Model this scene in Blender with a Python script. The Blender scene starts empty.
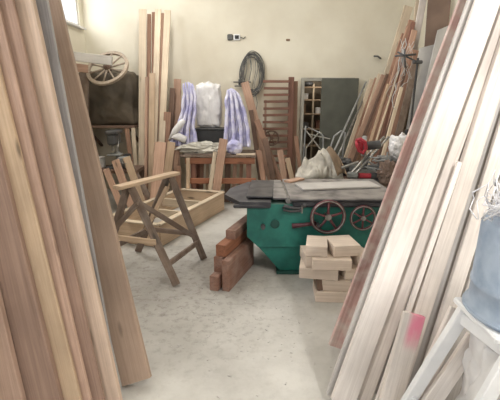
import bpy, bmesh, math, random
from mathutils import Vector, Matrix, Euler, noise
R = math.radians
rnd = random.Random(7)
scene = bpy.context.scene
COL = scene.collection

# ------------------------------------------------------------------ camera
H = 1.75; TH = R(14.5); F = 400.0
cam = bpy.data.cameras.new('camera'); camo = bpy.data.objects.new('camera', cam); COL.objects.link(camo)
camo.location = (0, 0, H); camo.rotation_euler = (R(90) - TH, 0, 0)
cam.sensor_width = 36; cam.lens = 28.8; cam.clip_start = 0.05
scene.camera = camo

def ray(px, py):
    u = (px - 250) / F; v = (py - 200) / F
    return Vector((u, math.cos(TH) - v * math.sin(TH), -math.sin(TH) - v * math.cos(TH)))
def at(px, py, Y):                      # world point at distance Y
    d = ray(px, py); return Vector((0, 0, H)) + d * (Y / d.y)
def atz(px, py, z):                     # world point at height z
    d = ray(px, py); return Vector((0, 0, H)) + d * ((z - H) / d.z)
def atp(px, py, Yb, k):                 # world point on the plane Y = Yb + k z
    d = ray(px, py); s = (Yb + k * H) / (d.y - k * d.z); return Vector((0, 0, H)) + d * s

# ------------------------------------------------------------------ materials
def lin(c, sat=.86):
    g = .3 * c[0] + .59 * c[1] + .11 * c[2]; c = tuple(min(255, max(0, g + (x - g) * sat)) for x in c)
    return tuple(((x / 255) / 12.92 if x / 255 <= 0.04045 else ((x / 255 + 0.055) / 1.055) ** 2.4) for x in c) + (1,)
def nodes(name):
    m = bpy.data.materials.new(name); m.use_nodes = True
    nt = m.node_tree; b = nt.nodes['Principled BSDF']; return m, nt, b
def N(nt, t, **kw):
    n = nt.nodes.new(t)
    for k, v in kw.items(): setattr(n, k, v)
    return n
def ramp(nt, stops):
    r = N(nt, 'ShaderNodeValToRGB'); e = r.color_ramp.elements
    while len(e) < len(stops): e.new(0.5)
    for i, (p, c) in enumerate(stops): e[i].position = p; e[i].color = c
    return r
def wood(name, c1, c2, rough=.75, dust=0.0, knots=True):
    m, nt, b = nodes(name); L = nt.links.new
    tc = N(nt, 'ShaderNodeTexCoord'); oi = N(nt, 'ShaderNodeObjectInfo')
    mul = N(nt, 'ShaderNodeVectorMath', operation='SCALE'); mul.inputs[0].default_value = (7.3, 3.1, 5.7)
    L(oi.outputs['Random'], mul.inputs['Scale'])
    add = N(nt, 'ShaderNodeVectorMath', operation='ADD'); L(tc.outputs['Object'], add.inputs[0]); L(mul.outputs[0], add.inputs[1])
    mp = N(nt, 'ShaderNodeMapping'); mp.inputs['Scale'].default_value = (38, 38, 1.0); L(add.outputs[0], mp.inputs[0])
    n1 = N(nt, 'ShaderNodeTexNoise'); n1.inputs['Scale'].default_value = 1.4; n1.inputs['Detail'].default_value = 6
    n1.inputs['Roughness'].default_value = .6; n1.inputs['Distortion'].default_value = .8
    L(mp.outputs[0], n1.inputs['Vector'])
    r1 = ramp(nt, [(.3, lin(c2)), (.68, lin(c1))]); L(n1.outputs[0], r1.inputs[0])
    n2 = N(nt, 'ShaderNodeTexNoise'); n2.inputs['Scale'].default_value = 2.3; n2.inputs['Detail'].default_value = 4
    L(add.outputs[0], n2.inputs['Vector'])
    hs = N(nt, 'ShaderNodeHueSaturation'); L(r1.outputs[0], hs.inputs['Color'])
    mr = N(nt, 'ShaderNodeMapRange'); mr.inputs['From Min'].default_value = .3; mr.inputs['From Max'].default_value = .7
    mr.inputs['To Min'].default_value = .84; mr.inputs['To Max'].default_value = 1.14; L(n2.outputs[0], mr.inputs[0])
    vr = N(nt, 'ShaderNodeMapRange'); vr.inputs['To Min'].default_value = .9; vr.inputs['To Max'].default_value = 1.1
    L(oi.outputs['Random'], vr.inputs[0])
    mm = N(nt, 'ShaderNodeMath', operation='MULTIPLY'); L(mr.outputs[0], mm.inputs[0]); L(vr.outputs[0], mm.inputs[1])
    L(mm.outputs[0], hs.inputs['Value'])
    out = hs.outputs[0]
    if knots:
        mk = N(nt, 'ShaderNodeMapping'); mk.inputs['Scale'].default_value = (9, 9, 2.6); L(add.outputs[0], mk.inputs[0])
        vo = N(nt, 'ShaderNodeTexVoronoi'); vo.inputs['Scale'].default_value = .62; L(mk.outputs[0], vo.inputs['Vector'])
        rk = ramp(nt, [(.05, (1, 1, 1, 1)), (.13, (0, 0, 0, 1))]); L(vo.outputs['Distance'], rk.inputs[0])
        mx = N(nt, 'ShaderNodeMix', data_type='RGBA'); L(rk.outputs[0], mx.inputs['Factor']); L(out, mx.inputs[6])
        mx.inputs[7].default_value = lin(tuple(int(v * .62) for v in c2)); out = mx.outputs[2]
    if dust:
        n3 = N(nt, 'ShaderNodeTexNoise'); n3.inputs['Scale'].default_value = 9; n3.inputs['Detail'].default_value = 5
        L(add.outputs[0], n3.inputs['Vector'])
        r3 = ramp(nt, [(.4, (0, 0, 0, 1)), (.65, (dust, dust, dust, 1))]); L(n3.outputs[0], r3.inputs[0])
        md = N(nt, 'ShaderNodeMix', data_type='RGBA'); L(r3.outputs[0], md.inputs['Factor']); L(out, md.inputs[6])
        md.inputs[7].default_value = lin((216, 208, 198)); out = md.outputs[2]
    L(out, b.inputs['Base Color'])
    bp = N(nt, 'ShaderNodeBump'); bp.inputs['Strength'].default_value = .25; bp.inputs['Distance'].default_value = .01
    L(n1.outputs[0], bp.inputs['Height']); L(bp.outputs[0], b.inputs['Normal'])
    b.inputs['Roughness'].default_value = rough
    return m
def plain(name, c1, c2=None, rough=.6, metal=0.0, scale=6, bump=.1, lo=.35, hi=.65, detail=5):
    m, nt, b = nodes(name); L = nt.links.new
    if c2 is None: c2 = tuple(int(v * .8) for v in c1)
    tc = N(nt, 'ShaderNodeTexCoord')
    n1 = N(nt, 'ShaderNodeTexNoise'); n1.inputs['Scale'].default_value = scale; n1.inputs['Detail'].default_value = detail
    L(tc.outputs['Object'], n1.inputs['Vector'])
    r1 = ramp(nt, [(lo, lin(c2)), (hi, lin(c1))]); L(n1.outputs[0], r1.inputs[0]); L(r1.outputs[0], b.inputs['Base Color'])
    b.inputs['Roughness'].default_value = rough; b.inputs['Metallic'].default_value = metal
    if bump:
        bp = N(nt, 'ShaderNodeBump'); bp.inputs['Strength'].default_value = bump; bp.inputs['Distance'].default_value = .02
        L(n1.outputs[0], bp.inputs['Height']); L(bp.outputs[0], b.inputs['Normal'])
    return m
def dusty_top(name, base, base2, dustc, amount, rough=.6, metal=0.0, scale=8, nscale=None):
    """paint or iron with sawdust lying on the faces that look up"""
    m = plain(name, base, base2, rough, metal, scale); nt = m.node_tree; b = nt.nodes['Principled BSDF']; L = nt.links.new
    src = b.inputs['Base Color'].links[0].from_socket
    ge = N(nt, 'ShaderNodeNewGeometry'); sx = N(nt, 'ShaderNodeSeparateXYZ'); L(ge.outputs['True Normal'], sx.inputs[0])
    tc = N(nt, 'ShaderNodeTexCoord'); n = N(nt, 'ShaderNodeTexNoise'); n.inputs['Scale'].default_value = nscale or 7; n.inputs['Detail'].default_value = 6
    L(tc.outputs['Object'], n.inputs['Vector'])
    r = ramp(nt, [(.32, (amount * .25,) * 3 + (1,)), (.6, (amount,) * 3 + (1,))]); L(n.outputs[0], r.inputs[0])
    mr = N(nt, 'ShaderNodeMapRange'); mr.inputs['From Min'].default_value = .3; mr.inputs['From Max'].default_value = .9; L(sx.outputs['Z'], mr.inputs[0])
    mu = N(nt, 'ShaderNodeMath', operation='MULTIPLY'); L(mr.outputs[0], mu.inputs[0]); L(r.outputs[0], mu.inputs[1])
    mx = N(nt, 'ShaderNodeMix', data_type='RGBA'); L(mu.outputs[0], mx.inputs['Factor']); L(src, mx.inputs[6]); mx.inputs[7].default_value = lin(dustc)
    L(mx.outputs[2], b.inputs['Base Color'])
    return m

M = {}
M['left_pine'] = wood('left_pine', (194, 160, 140), (166, 134, 116))
M['left_pale'] = wood('left_pale', (206, 180, 160), (182, 156, 136))
M['left_brown'] = wood('left_brown', (170, 138, 120), (144, 114, 98))
M['left_thick'] = wood('left_thick', (174, 148, 128), (152, 126, 108))
M['grey_wood'] = wood('grey_wood', (164, 160, 160), (138, 134, 136))
M['pale_grey_wood'] = wood('pale_grey_wood', (206, 200, 192), (180, 174, 166), knots=False)
M['white_wood'] = wood('white_wood', (236, 228, 222), (214, 204, 197), knots=False)
M['white_wood2'] = wood('white_wood2', (226, 216, 208), (200, 188, 180), knots=False)
M['whitegrey'] = wood('whitegrey', (200, 196, 192), (176, 170, 166), knots=False)
M['red_wood'] = wood('red_wood', (198, 160, 152), (172, 130, 124), dust=.6)
M['brown_wood'] = wood('brown_wood', (168, 128, 104), (138, 100, 80))
M['mid_wood'] = wood('mid_wood', (194, 156, 132), (166, 128, 106))
M['dark_wood'] = wood('dark_wood', (124, 96, 80), (98, 74, 60))
M['orange_wood'] = wood('orange_wood', (170, 108, 76), (138, 84, 58))
M['redbrown'] = wood('redbrown', (144, 98, 80), (120, 80, 66))
M['pale_wood'] = wood('pale_wood', (222, 204, 178), (198, 176, 148))
M['old_wood'] = wood('old_wood', (128, 106, 90), (98, 80, 68), dust=.12)
M['tan_wood'] = wood('tan_wood', (204, 176, 146), (182, 152, 122))
M['block_wood'] = wood('block_wood', (224, 206, 190), (206, 186, 168))
M['beam_wood'] = wood('beam_wood', (158, 112, 92), (128, 88, 72), dust=.12)
M['panel_grey'] = plain('panel_grey', (196, 194, 192), (176, 173, 170), .7, 0, 3)
M['panel_brown'] = plain('panel_brown', (132, 108, 94), (112, 90, 78), .7, 0, 3)
M['wheel_wood'] = wood('wheel_wood', (172, 154, 134), (138, 122, 104), knots=False)
M['iron'] = dusty_top('iron', (74, 74, 80), (56, 56, 62), (150, 146, 142), .3, .45, .4)
M['iron_dusty'] = dusty_top('iron_dusty', (92, 90, 94), (68, 66, 70), (160, 154, 150), .85, .55, .2)
M['green'] = dusty_top('green', (30, 122, 108), (18, 100, 90), (170, 180, 165), .5, .5)
M['green_dark'] = plain('green_dark', (26, 84, 74), (18, 68, 60), .6)
M['red_rim'] = plain('red_rim', (124, 66, 74), (84, 50, 58), .45, .2, 14)
M['steel'] = plain('steel', (168, 166, 162), (120, 118, 114), .35, .7, 20)
M['grey_metal'] = plain('grey_metal', (156, 158, 158), (124, 126, 126), .55, .1, 10)
M['dark_metal'] = plain('dark_metal', (84, 84, 86), (62, 62, 64), .55, .1, 10)
M['black'] = plain('black', (52, 52, 54), (40, 40, 42), .6)
M['red_plastic'] = plain('red_plastic', (200, 44, 62), (160, 34, 50), .5)
M['door_paint'] = plain('door_paint', (178, 174, 164), (156, 152, 142), .6)
M['white_paint'] = plain('white_paint', (240, 241, 243), (222, 223, 226), .5, 0, 5)
M['bucket'] = plain('bucket', (166, 182, 202), (130, 150, 176), .45, 0, 9)
M['sack'] = plain('sack', (226, 224, 224), (208, 205, 205), .7, 0, 7, .4)
M['plaster_bag'] = plain('plaster_bag', (196, 190, 178), (160, 154, 144), .8, 0, 9, .15)
M['tan_cloth'] = plain('tan_cloth', (170, 146, 122), (138, 116, 94), .9, 0, 7, .3)
M['tarp'] = plain('tarp', (92, 80, 64), (70, 61, 49), .75, 0, 3, .4)
M['lilac'] = plain('lilac', (224, 222, 244), (176, 174, 222), .6, 0, 7, .1, .40, .6)
M['crumple'] = plain('crumple', (206, 202, 190), (170, 164, 152), .8, 0, 6, .2)
M['wire'] = plain('wire', (104, 104, 102), (84, 84, 82), .6)
M['clear'] = plain('clear', (238, 238, 242), (216, 216, 222), .3)
M['cardboard'] = plain('cardboard', (150, 122, 96), (126, 100, 78), .85)
M['leaf_green'] = plain('leaf_green', (100, 102, 92), (84, 86, 77), .65, 0, 3)
M['blue'] = plain('blue', (70, 84, 128), (52, 62, 104), .7)
M['fluor'] = plain('fluor', (240, 240, 236), None, .4)

def chipped_pink():
    m = wood('white_board_pink', (232, 222, 214), (208, 198, 190), knots=False)
    nt = m.node_tree; b = nt.nodes['Principled BSDF']; L = nt.links.new
    src = b.inputs['Base Color'].links[0].from_socket
    tc = N(nt, 'ShaderNodeTexCoord'); s = N(nt, 'ShaderNodeSeparateXYZ'); L(tc.outputs['Object'], s.inputs[0])
    n = N(nt, 'ShaderNodeTexNoise'); n.inputs['Scale'].default_value = 14; L(tc.outputs['Object'], n.inputs['Vector'])
    def band(sock, lo, hi, w):
        a = N(nt, 'ShaderNodeMapRange'); a.interpolation_type = 'SMOOTHSTEP'; a.inputs['From Min'].default_value = lo - w; a.inputs['From Max'].default_value = lo + w; L(sock, a.inputs[0])
        c = N(nt, 'ShaderNodeMapRange'); c.interpolation_type = 'SMOOTHSTEP'; c.inputs['From Min'].default_value = hi + w; c.inputs['From Max'].default_value = hi - w; L(sock, c.inputs[0])
        mu = N(nt, 'ShaderNodeMath', operation='MULTIPLY'); L(a.outputs[0], mu.inputs[0]); L(c.outputs[0], mu.inputs[1]); return mu.outputs[0]
    z = band(s.outputs['Z'], .50, .77, .05); x = band(s.outputs['X'], -.018, .06, .02)
    mu = N(nt, 'ShaderNodeMath', operation='MULTIPLY'); L(z, mu.inputs[0]); L(x, mu.inputs[1])
    r = ramp(nt, [(.3, (.6, .6, .6, 1)), (.6, (1, 1, 1, 1))]); L(n.outputs[0], r.inputs[0])
    m2 = N(nt, 'ShaderNodeMath', operation='MULTIPLY'); L(mu.outputs[0], m2.inputs[0]); L(r.outputs[0], m2.inputs[1])
    mx = N(nt, 'ShaderNodeMix', data_type='RGBA'); L(m2.outputs[0], mx.inputs['Factor']); L(src, mx.inputs[6]); mx.inputs[7].default_value = lin((236, 132, 158))
    L(mx.outputs[2], b.inputs['Base Color']); return m
M['pinkboard'] = chipped_pink()

def glass():
    m = bpy.data.materials.new('window_glass'); m.use_nodes = True; nt = m.node_tree; nt.nodes.clear()
    o = N(nt, 'ShaderNodeOutputMaterial'); t = N(nt, 'ShaderNodeBsdfTransparent'); g = N(nt, 'ShaderNodeBsdfGlossy'); g.inputs['Roughness'].default_value = .05
    x = N(nt, 'ShaderNodeMixShader'); x.inputs[0].default_value = .06
    nt.links.new(t.outputs[0], x.inputs[1]); nt.links.new(g.outputs[0], x.inputs[2]); nt.links.new(x.outputs[0], o.inputs[0]); return m
M['glass'] = glass()

def wall_mat():
    m, nt, b = nodes('plaster_wall'); L = nt.links.new
    ge = N(nt, 'ShaderNodeNewGeometry')
    n = N(nt, 'ShaderNodeTexNoise'); n.inputs['Scale'].default_value = 1.1; n.inputs['Detail'].default_value = 7; L(ge.outputs['Position'], n.inputs['Vector'])
    r = ramp(nt, [(.32, lin((218, 209, 188))), (.62, lin((233, 227, 208)))]); L(n.outputs[0], r.inputs[0])
    n2 = N(nt, 'ShaderNodeTexNoise'); n2.inputs['Scale'].default_value = 2.6; n2.inputs['Detail'].default_value = 6; L(ge.outputs['Position'], n2.inputs['Vector'])
    s = N(nt, 'ShaderNodeSeparateXYZ'); L(ge.outputs['Position'], s.inputs[0])
    # worn, dirty band on the lower two metres of the plaster
    mr = N(nt, 'ShaderNodeMapRange'); mr.inputs['From Min'].default_value = 2.5; mr.inputs['From Max'].default_value = 1.4; L(s.outputs['Z'], mr.inputs[0])
    r2 = ramp(nt, [(.35, (.12, .12, .12, 1)), (.65, (.75, .75, .75, 1))]); L(n2.outputs[0], r2.inputs[0])
    mu = N(nt, 'ShaderNodeMath', operation='MULTIPLY'); L(mr.outputs[0], mu.inputs[0]); L(r2.outputs[0], mu.inputs[1])
    mx = N(nt, 'ShaderNodeMix', data_type='RGBA'); L(mu.outputs[0], mx.inputs['Factor']); L(r.outputs[0], mx.inputs[6]); mx.inputs[7].default_value = lin((178, 158, 130))
    L(mx.outputs[2], b.inputs['Base Color']); b.inputs['Roughness'].default_value = .9
    bp = N(nt, 'ShaderNodeBump'); bp.inputs['Strength'].default_value = .15; L(n2.outputs[0], bp.inputs['Height']); L(bp.outputs[0], b.inputs['Normal'])
    return m
M['wall'] = wall_mat()
def floor_mat():
    m, nt, b = nodes('dusty_concrete'); L = nt.links.new
    ge = N(nt, 'ShaderNodeNewGeometry')
    n = N(nt, 'ShaderNodeTexNoise'); n.inputs['Scale'].default_value = 1.3; n.inputs['Detail'].default_value = 7; n.inputs['Roughness'].default_value = .6; L(ge.outputs['Position'], n.inputs['Vector'])
    r = ramp(nt, [(.34, lin((176, 172, 166))), (.6, lin((206, 203, 197)))]); L(n.outputs[0], r.inputs[0])
    n2 = N(nt, 'ShaderNodeTexNoise'); n2.inputs['Scale'].default_value = 16; n2.inputs['Detail'].default_value = 8; n2.inputs['Roughness'].default_value = .7; L(ge.outputs['Position'], n2.inputs['Vector'])
    r2 = ramp(nt, [(.3, (1, 1, 1, 1)), (.5, (0, 0, 0, 1))]); L(n2.outputs[0], r2.inputs[0])
    # patch left of the machine: darker and more speckled, fading outwards
    vd = N(nt, 'ShaderNodeVectorMath', operation='DISTANCE'); L(ge.outputs['Position'], vd.inputs[0]); vd.inputs[1].default_value = (-.8, 3.5, 0)
    mr = N(nt, 'ShaderNodeMapRange'); mr.inputs['From Min'].default_value = .3; mr.inputs['From Max'].default_value = 1.5; mr.inputs['To Min'].default_value = 1; mr.inputs['To Max'].default_value = .12; L(vd.outputs['Value'], mr.inputs[0])
    mu = N(nt, 'ShaderNodeMath', operation='MULTIPLY'); L(mr.outputs[0], mu.inputs[0]); L(r2.outputs[0], mu.inputs[1])
    mx = N(nt, 'ShaderNodeMix', data_type='RGBA'); L(mu.outputs[0], mx.inputs['Factor']); L(r.outputs[0], mx.inputs[6]); mx.inputs[7].default_value = lin((112, 104, 96))
    mr2 = N(nt, 'ShaderNodeMath', operation='MULTIPLY'); L(mr.outputs[0], mr2.inputs[0]); mr2.inputs[1].default_value = .55
    m3 = N(nt, 'ShaderNodeMix', data_type='RGBA'); L(mr2.outputs[0], m3.inputs['Factor']); L(mx.outputs[2], m3.inputs[6]); m3.inputs[7].default_value = lin((142, 136, 130))
    L(m3.outputs[2], b.inputs['Base Color']); b.inputs['Roughness'].default_value = .85
    bp = N(nt, 'ShaderNodeBump'); bp.inputs['Strength'].default_value = .2; bp.inputs['Distance'].default_value = .01; L(n2.outputs[0], bp.inputs['Height']); L(bp.outputs[0], b.inputs['Normal'])
    return m
M['floor'] = floor_mat()

# ------------------------------------------------------------------ object helpers
def tag(o, label, cat=None, group=None, kind=None):
    if label: o['label'] = label
    if cat: o['category'] = cat
    if group: o['group'] = group
    if kind: o['kind'] = kind
    return o
def thing(name, label, cat, loc=(0, 0, 0), group=None):
    o = bpy.data.objects.new(name, None); COL.objects.link(o); o.location = loc; o.empty_display_size = .1
    return tag(o, label, cat, group)
def wloc(o):                             # parents carry translation only
    v = Vector(o.location)
    while o.parent: o = o.parent; v += Vector(o.location)
    return v
class MB:
    def __init__(s): s.bm = bmesh.new()
    def box(s, c, size, rot=None, bev=.004):
        r = bmesh.ops.create_cube(s.bm, size=1.0); vs = r['verts']
        mt = Matrix.Translation(Vector(c)) @ ((rot if isinstance(rot, Matrix) else Euler(rot).to_matrix()).to_4x4() if rot is not None else Matrix()) @ Matrix.Diagonal((*size, 1))
        bmesh.ops.transform(s.bm, matrix=mt, verts=vs)
        if bev:
            es = list({e for v in vs for e in v.link_edges}); bmesh.ops.bevel(s.bm, geom=es, offset=min(bev, min(size) * .3), segments=1, affect='EDGES')
        return s
    def prism(s, pts, y0, y1):           # polygon in XZ extruded along Y
        a = [s.bm.verts.new((x, y0, z)) for x, z in pts]; b = [s.bm.verts.new((x, y1, z)) for x, z in pts]
        s.bm.faces.new(a); s.bm.faces.new(b[::-1]); n = len(pts)
        for i in range(n): s.bm.faces.new((a[i], b[i], b[(i + 1) % n], a[(i + 1) % n]))
        return s
    def tube(s, pts, r, seg=8, closed=False, taper=None):
        pts = [Vector(p) for p in pts]; n = len(pts); rings = []
        up = None
        for i, p in enumerate(pts):
            if closed: t = pts[(i + 1) % n] - pts[i - 1]
            else: t = pts[min(i + 1, n - 1)] - pts[max(i - 1, 0)]
            if t.length < 1e-9: t = Vector((0, 0, 1))
            t.normalize()
            if up is None: up = t.orthogonal().normalized()
            u = (up - t * up.dot(t))
            if u.length < 1e-5: u = t.orthogonal()
            u.normalize(); up = u; v = t.cross(u)
            rr = r * (taper[i] if taper else 1)
            rings.append([s.bm.verts.new(p + (u * math.cos(a) + v * math.sin(a)) * rr) for a in [2 * math.pi * k / seg for k in range(seg)]])
        m = n if closed else n - 1
        for i in range(m):
            a, b = rings[i], rings[(i + 1) % n]
            for k in range(seg): s.bm.faces.new((a[k], a[(k + 1) % seg], b[(k + 1) % seg], b[k]))
        if not closed: s.bm.faces.new(rings[0][::-1]); s.bm.faces.new(rings[-1])
        return s
    def cyl(s, p0, p1, r, seg=20, r2=None):
        return s.tube([p0, p1], r, seg, taper=[1, (r2 / r) if r2 else 1])
    def lathe(s, prof, c, axis=None, seg=32):   # prof: list of (r, h)
        q = Vector((0, 0, 1)).rotation_difference(Vector(axis or (0, 0, 1)).normalized()); c = Vector(c); rings = []
        for r, h in prof:
            rings.append([s.bm.verts.new(c + q @ Vector((r * math.cos(2 * math.pi * k / seg), r * math.sin(2 * math.pi * k / seg), h))) for k in range(seg)])
        for a, b in zip(rings, rings[1:]):
            for k in range(seg): s.bm.faces.new((a[k], a[(k + 1) % seg], b[(k + 1) % seg], b[k]))
        s.bm.faces.new(rings[0][::-1]); s.bm.faces.new(rings[-1]); return s
    def torus(s, c, R_, r, axis=(0, 1, 0), seg=36, seg2=8, sx=1, sz=1):
        q = Vector((0, 0, 1)).rotation_difference(Vector(axis).normalized()); c = Vector(c)
        pts = [c + q @ Vector((R_ * sx * math.cos(t), R_ * sz * math.sin(t), 0)) for t in [2 * math.pi * k / seg for k in range(seg)]]
        return s.tube(pts, r, seg2, True)
    def blob(s, c, size, amp=.12, freq=3, sub=4, seed=0, flat=None, boxy=0.0):
        r = bmesh.ops.create_icosphere(s.bm, subdivisions=sub, radius=1.0); c = Vector(c)
        for v in r['verts']:
            d = v.co.normalized()
            if boxy:
                m_ = max(abs(d.x), abs(d.y), abs(d.z)); d = d.lerp(d / m_, boxy)
            nz = noise.fractal(v.co * freq + Vector((seed * 3.1, seed, -seed)), .7, 2, 4)
            d = d * (1 + amp * nz)
            p = Vector((d.x * size[0] / 2, d.y * size[1] / 2, d.z * size[2] / 2))
            if flat is not None: p.z = max(p.z, -size[2] / 2 * flat)
            v.co = c + p
        return s
    def build(s, name, mat, parent=None, smooth=False, origin=None):
        me = bpy.data.meshes.new(name)
        bmesh.ops.recalc_face_normals(s.bm, faces=s.bm.faces[:])
        vs = [v.co for v in s.bm.verts]
        if origin is None:
            lo = Vector([min(v[i] for v in vs) for i in range(3)]); hi = Vector([max(v[i] for v in vs) for i in range(3)])
            origin = Vector(((lo.x + hi.x) / 2, (lo.y + hi.y) / 2, lo.z))
        origin = Vector(origin)
        for v in s.bm.verts: v.co -= origin
        if smooth:
            for f in s.bm.faces: f.smooth = True
        s.bm.to_mesh(me); s.bm.free(); me.materials.append(mat)
        o = bpy.data.objects.new(name, me); COL.objects.link(o)
        if parent: o.parent = parent; o.location = origin - wloc(parent)
        else: o.location = origin
        return o

def board(name, p0, p1, w, t, wdir, mat, parent=None, wob=.002, bev=.004, nseg=10, side=None):
    """plank from p0 to p1: own Z runs along the grain"""
    p0 = Vector(p0); p1 = Vector(p1); L = (p1 - p0).length; z = (p1 - p0).normalized()
    x = Vector(wdir); x = (x - z * x.dot(z)).normalized(); y = z.cross(x)
    bm = bmesh.new(); sd = rnd.random() * 50; rings = []
    n = max(1, min(nseg, int(L / .12)))
    for i in range(n + 1):
        h = L * i / n
        dx = wob * noise.noise(Vector((sd, h * 1.5, 0))); dy = wob * 1.5 * noise.noise(Vector((sd, h * 1.5, 9)))
        b = bev; hw = w / 2; ht = t / 2
        e1 = wob * noise.noise(Vector((sd, h * 4, 3))); e2 = wob * noise.noise(Vector((sd, h * 4, 6)))
        pr = [(-hw + b + e1, -ht), (hw - b + e2, -ht), (hw + e2, -ht + b), (hw + e2, ht - b), (hw - b + e2, ht), (-hw + b + e1, ht), (-hw + e1, ht - b), (-hw + e1, -ht + b)]
        rings.append([bm.verts.new((a + dx, c + dy, h)) for a, c in pr])
    for a, c in zip(rings, rings[1:]):
        for k in range(8): bm.faces.new((a[k], a[(k + 1) % 8], c[(k + 1) % 8], c[k]))
    bm.faces.new(rings[0][::-1]); bm.faces.new(rings[-1]); bmesh.ops.recalc_face_normals(bm, faces=bm.faces[:])
    me = bpy.data.meshes.new(name); bm.to_mesh(me); bm.free(); me.materials.append(mat)
    o = bpy.data.objects.new(name, me); COL.objects.link(o)
    mt = Matrix((x, y, z)).transposed(); o.rotation_euler = mt.to_euler()
    if parent: o.parent = parent; o.location = p0 - wloc(parent)
    else: o.location = p0
    return o

def lean(name, label, cat, bot, top, Yb, k, t, mat, group=None, zfloor=0.0, ztop=None, wmin=0):
    """leaning plank: bot=(x_left,x_right,y) and top=(x_left,x_right,y) on the plane Y = Yb + k z.
    Stands on zfloor; ends at the height of top unless ztop is given."""
    bl = atp(bot[0], bot[2], Yb, k); br = atp(bot[1], bot[2], Yb, k); tl = atp(top[0], top[2], Yb, k); tr = atp(top[1], top[2], Yb, k)
    pb = (bl + br) / 2; pt = (tl + tr) / 2; ax = (pt - pb).normalized()
    def perp(v): return v - ax * v.dot(ax)
    w = max((perp(br - bl).length + perp(tr - tl).length) / 2 * .965, wmin)
    wd = perp(br - bl).normalized(); td = ax.cross(wd)
    up = w / 2 * abs(wd.z) + t / 2 * abs(td.z)
    p0 = pb + ax * ((zfloor + up + .002 - pb.z) / ax.z)
    p1 = pb + ax * (((ztop - pb.z) / ax.z) if ztop else (pt - pb).length)
    off = td if td.y > 0 else -td         # front face stays on the plane
    p0 = p0 + off * t / 2; p1 = p1 + off * t / 2
    # keep the foot on the floor after the shift
    p0 = p0 + ax * ((zfloor + up + .002 - p0.z) / ax.z)
    o = board(name, p0, p1, w, t, wd, mat)
    return tag(o, label, cat, group)

# ------------------------------------------------------------------ setting
XL, XR, YB, YF, ZC = -2.93, 3.0, 7.6, -3.2, 4.2
def struct(name, mb, mat, parent=None):
    o = mb.build(name, mat, parent)
    if not parent: o['kind'] = 'structure'
    return o
struct('floor', MB().box((0, 3.6, -.05), (6.8, 14.4, .1), bev=0), M['floor'])
struct('ceiling', MB().box((0, 2.6, ZC + .05), (6.8, 12.4, .1), bev=0), M['wall'])
# back wall with the opening to the store room
ox0, ox1, oz = .98, 1.85, 2.02
b = MB(); th = .2
b.box(((XL + ox0) / 2 - .1, YB + th / 2, ZC / 2), (ox0 - XL + .2, th, ZC), bev=0)
b.box(((XR + ox1) / 2 + .1, YB + th / 2, ZC / 2), (XR - ox1 + .2, th, ZC), bev=0)
b.box(((ox0 + ox1) / 2, YB + th / 2, (ZC + oz) / 2), (ox1 - ox0, th, ZC - oz), bev=0)
struct('wall_back', b, M['wall'])
# left wall with a high window, plus two unseen ones added for light
wins = [(5.5, 7.44), (2.6, 4.4), (-.6, 1.2)]; wz0, wz1 = 2.90, 3.85
b = MB(); edges = [YF]
for a, c in sorted(wins): edges += [a, c]
edges.append(YB)
for i in range(0, len(edges), 2):
    b.box((XL - .1, (edges[i] + edges[i + 1]) / 2, ZC / 2), (.2, edges[i + 1] - edges[i], ZC), bev=0)
for a, c in wins:
    b.box((XL - .1, (a + c) / 2, wz0 / 2), (.2, c - a, wz0), bev=0); b.box((XL - .1, (a + c) / 2, (wz1 + ZC) / 2), (.2, c - a, ZC - wz1), bev=0)
struct('wall_left', b, M['wall'])
struct('wall_right', MB().box((XR + .1, (YB + YF) / 2, ZC / 2), (.2, YB - YF, ZC), bev=0), M['wall'])
# wall behind the photographer with the wide open gate
b = MB(); gx = 2.3; gz = 3.6
b.box((-(3.2 + gx) / 2, YF - .1, ZC / 2), (3.2 - gx, .2, ZC), bev=0); b.box(((3.2 + gx) / 2, YF - .1, ZC / 2), (3.2 - gx, .2, ZC), bev=0)
b.box((0, YF - .1, (gz + ZC) / 2), (2 * gx, .2, ZC - gz), bev=0)
struct('wall_front', b, M['wall'])
for i, (a, c) in enumerate(wins):
    t = thing('window_%d' % (i + 1), None, None, (XL - .07, (a + c) / 2, wz0)); t['kind'] = 'structure'
    fb = MB(); y = (a + c) / 2
    for yy in (a + .03, c - .03): fb.box((XL - .06, yy, (wz0 + wz1) / 2), (.07, .06, wz1 - wz0))
    for yy in (a + (c - a) / 3, a + 2 * (c - a) / 3): fb.box((XL - .06, yy, (wz0 + wz1) / 2), (.07, .07, wz1 - wz0))
    for zz in (wz0 + .03, wz1 - .03): fb.box((XL - .06, y, zz), (.07, c - a, .06))
    fb.build('window_frame', M['white_paint'], t)
    MB().box((XL - .07, y, (wz0 + wz1) / 2), (.006, c - a - .06, wz1 - wz0 - .06), bev=0).build('pane', M['glass'], t)
    MB().box((XL + .03, y, wz0 - .015), (.1, c - a + .1, .03)).build('window_sill', M['white_paint'], t)
# store room behind the opening
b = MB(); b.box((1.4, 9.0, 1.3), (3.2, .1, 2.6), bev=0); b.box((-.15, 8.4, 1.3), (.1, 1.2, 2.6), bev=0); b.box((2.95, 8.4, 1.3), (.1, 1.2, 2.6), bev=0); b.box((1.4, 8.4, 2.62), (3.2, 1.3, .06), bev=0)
struct('wall_store_room', b, plain('dim_wall', (150, 138, 120), (120, 108, 92), .9))
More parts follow.
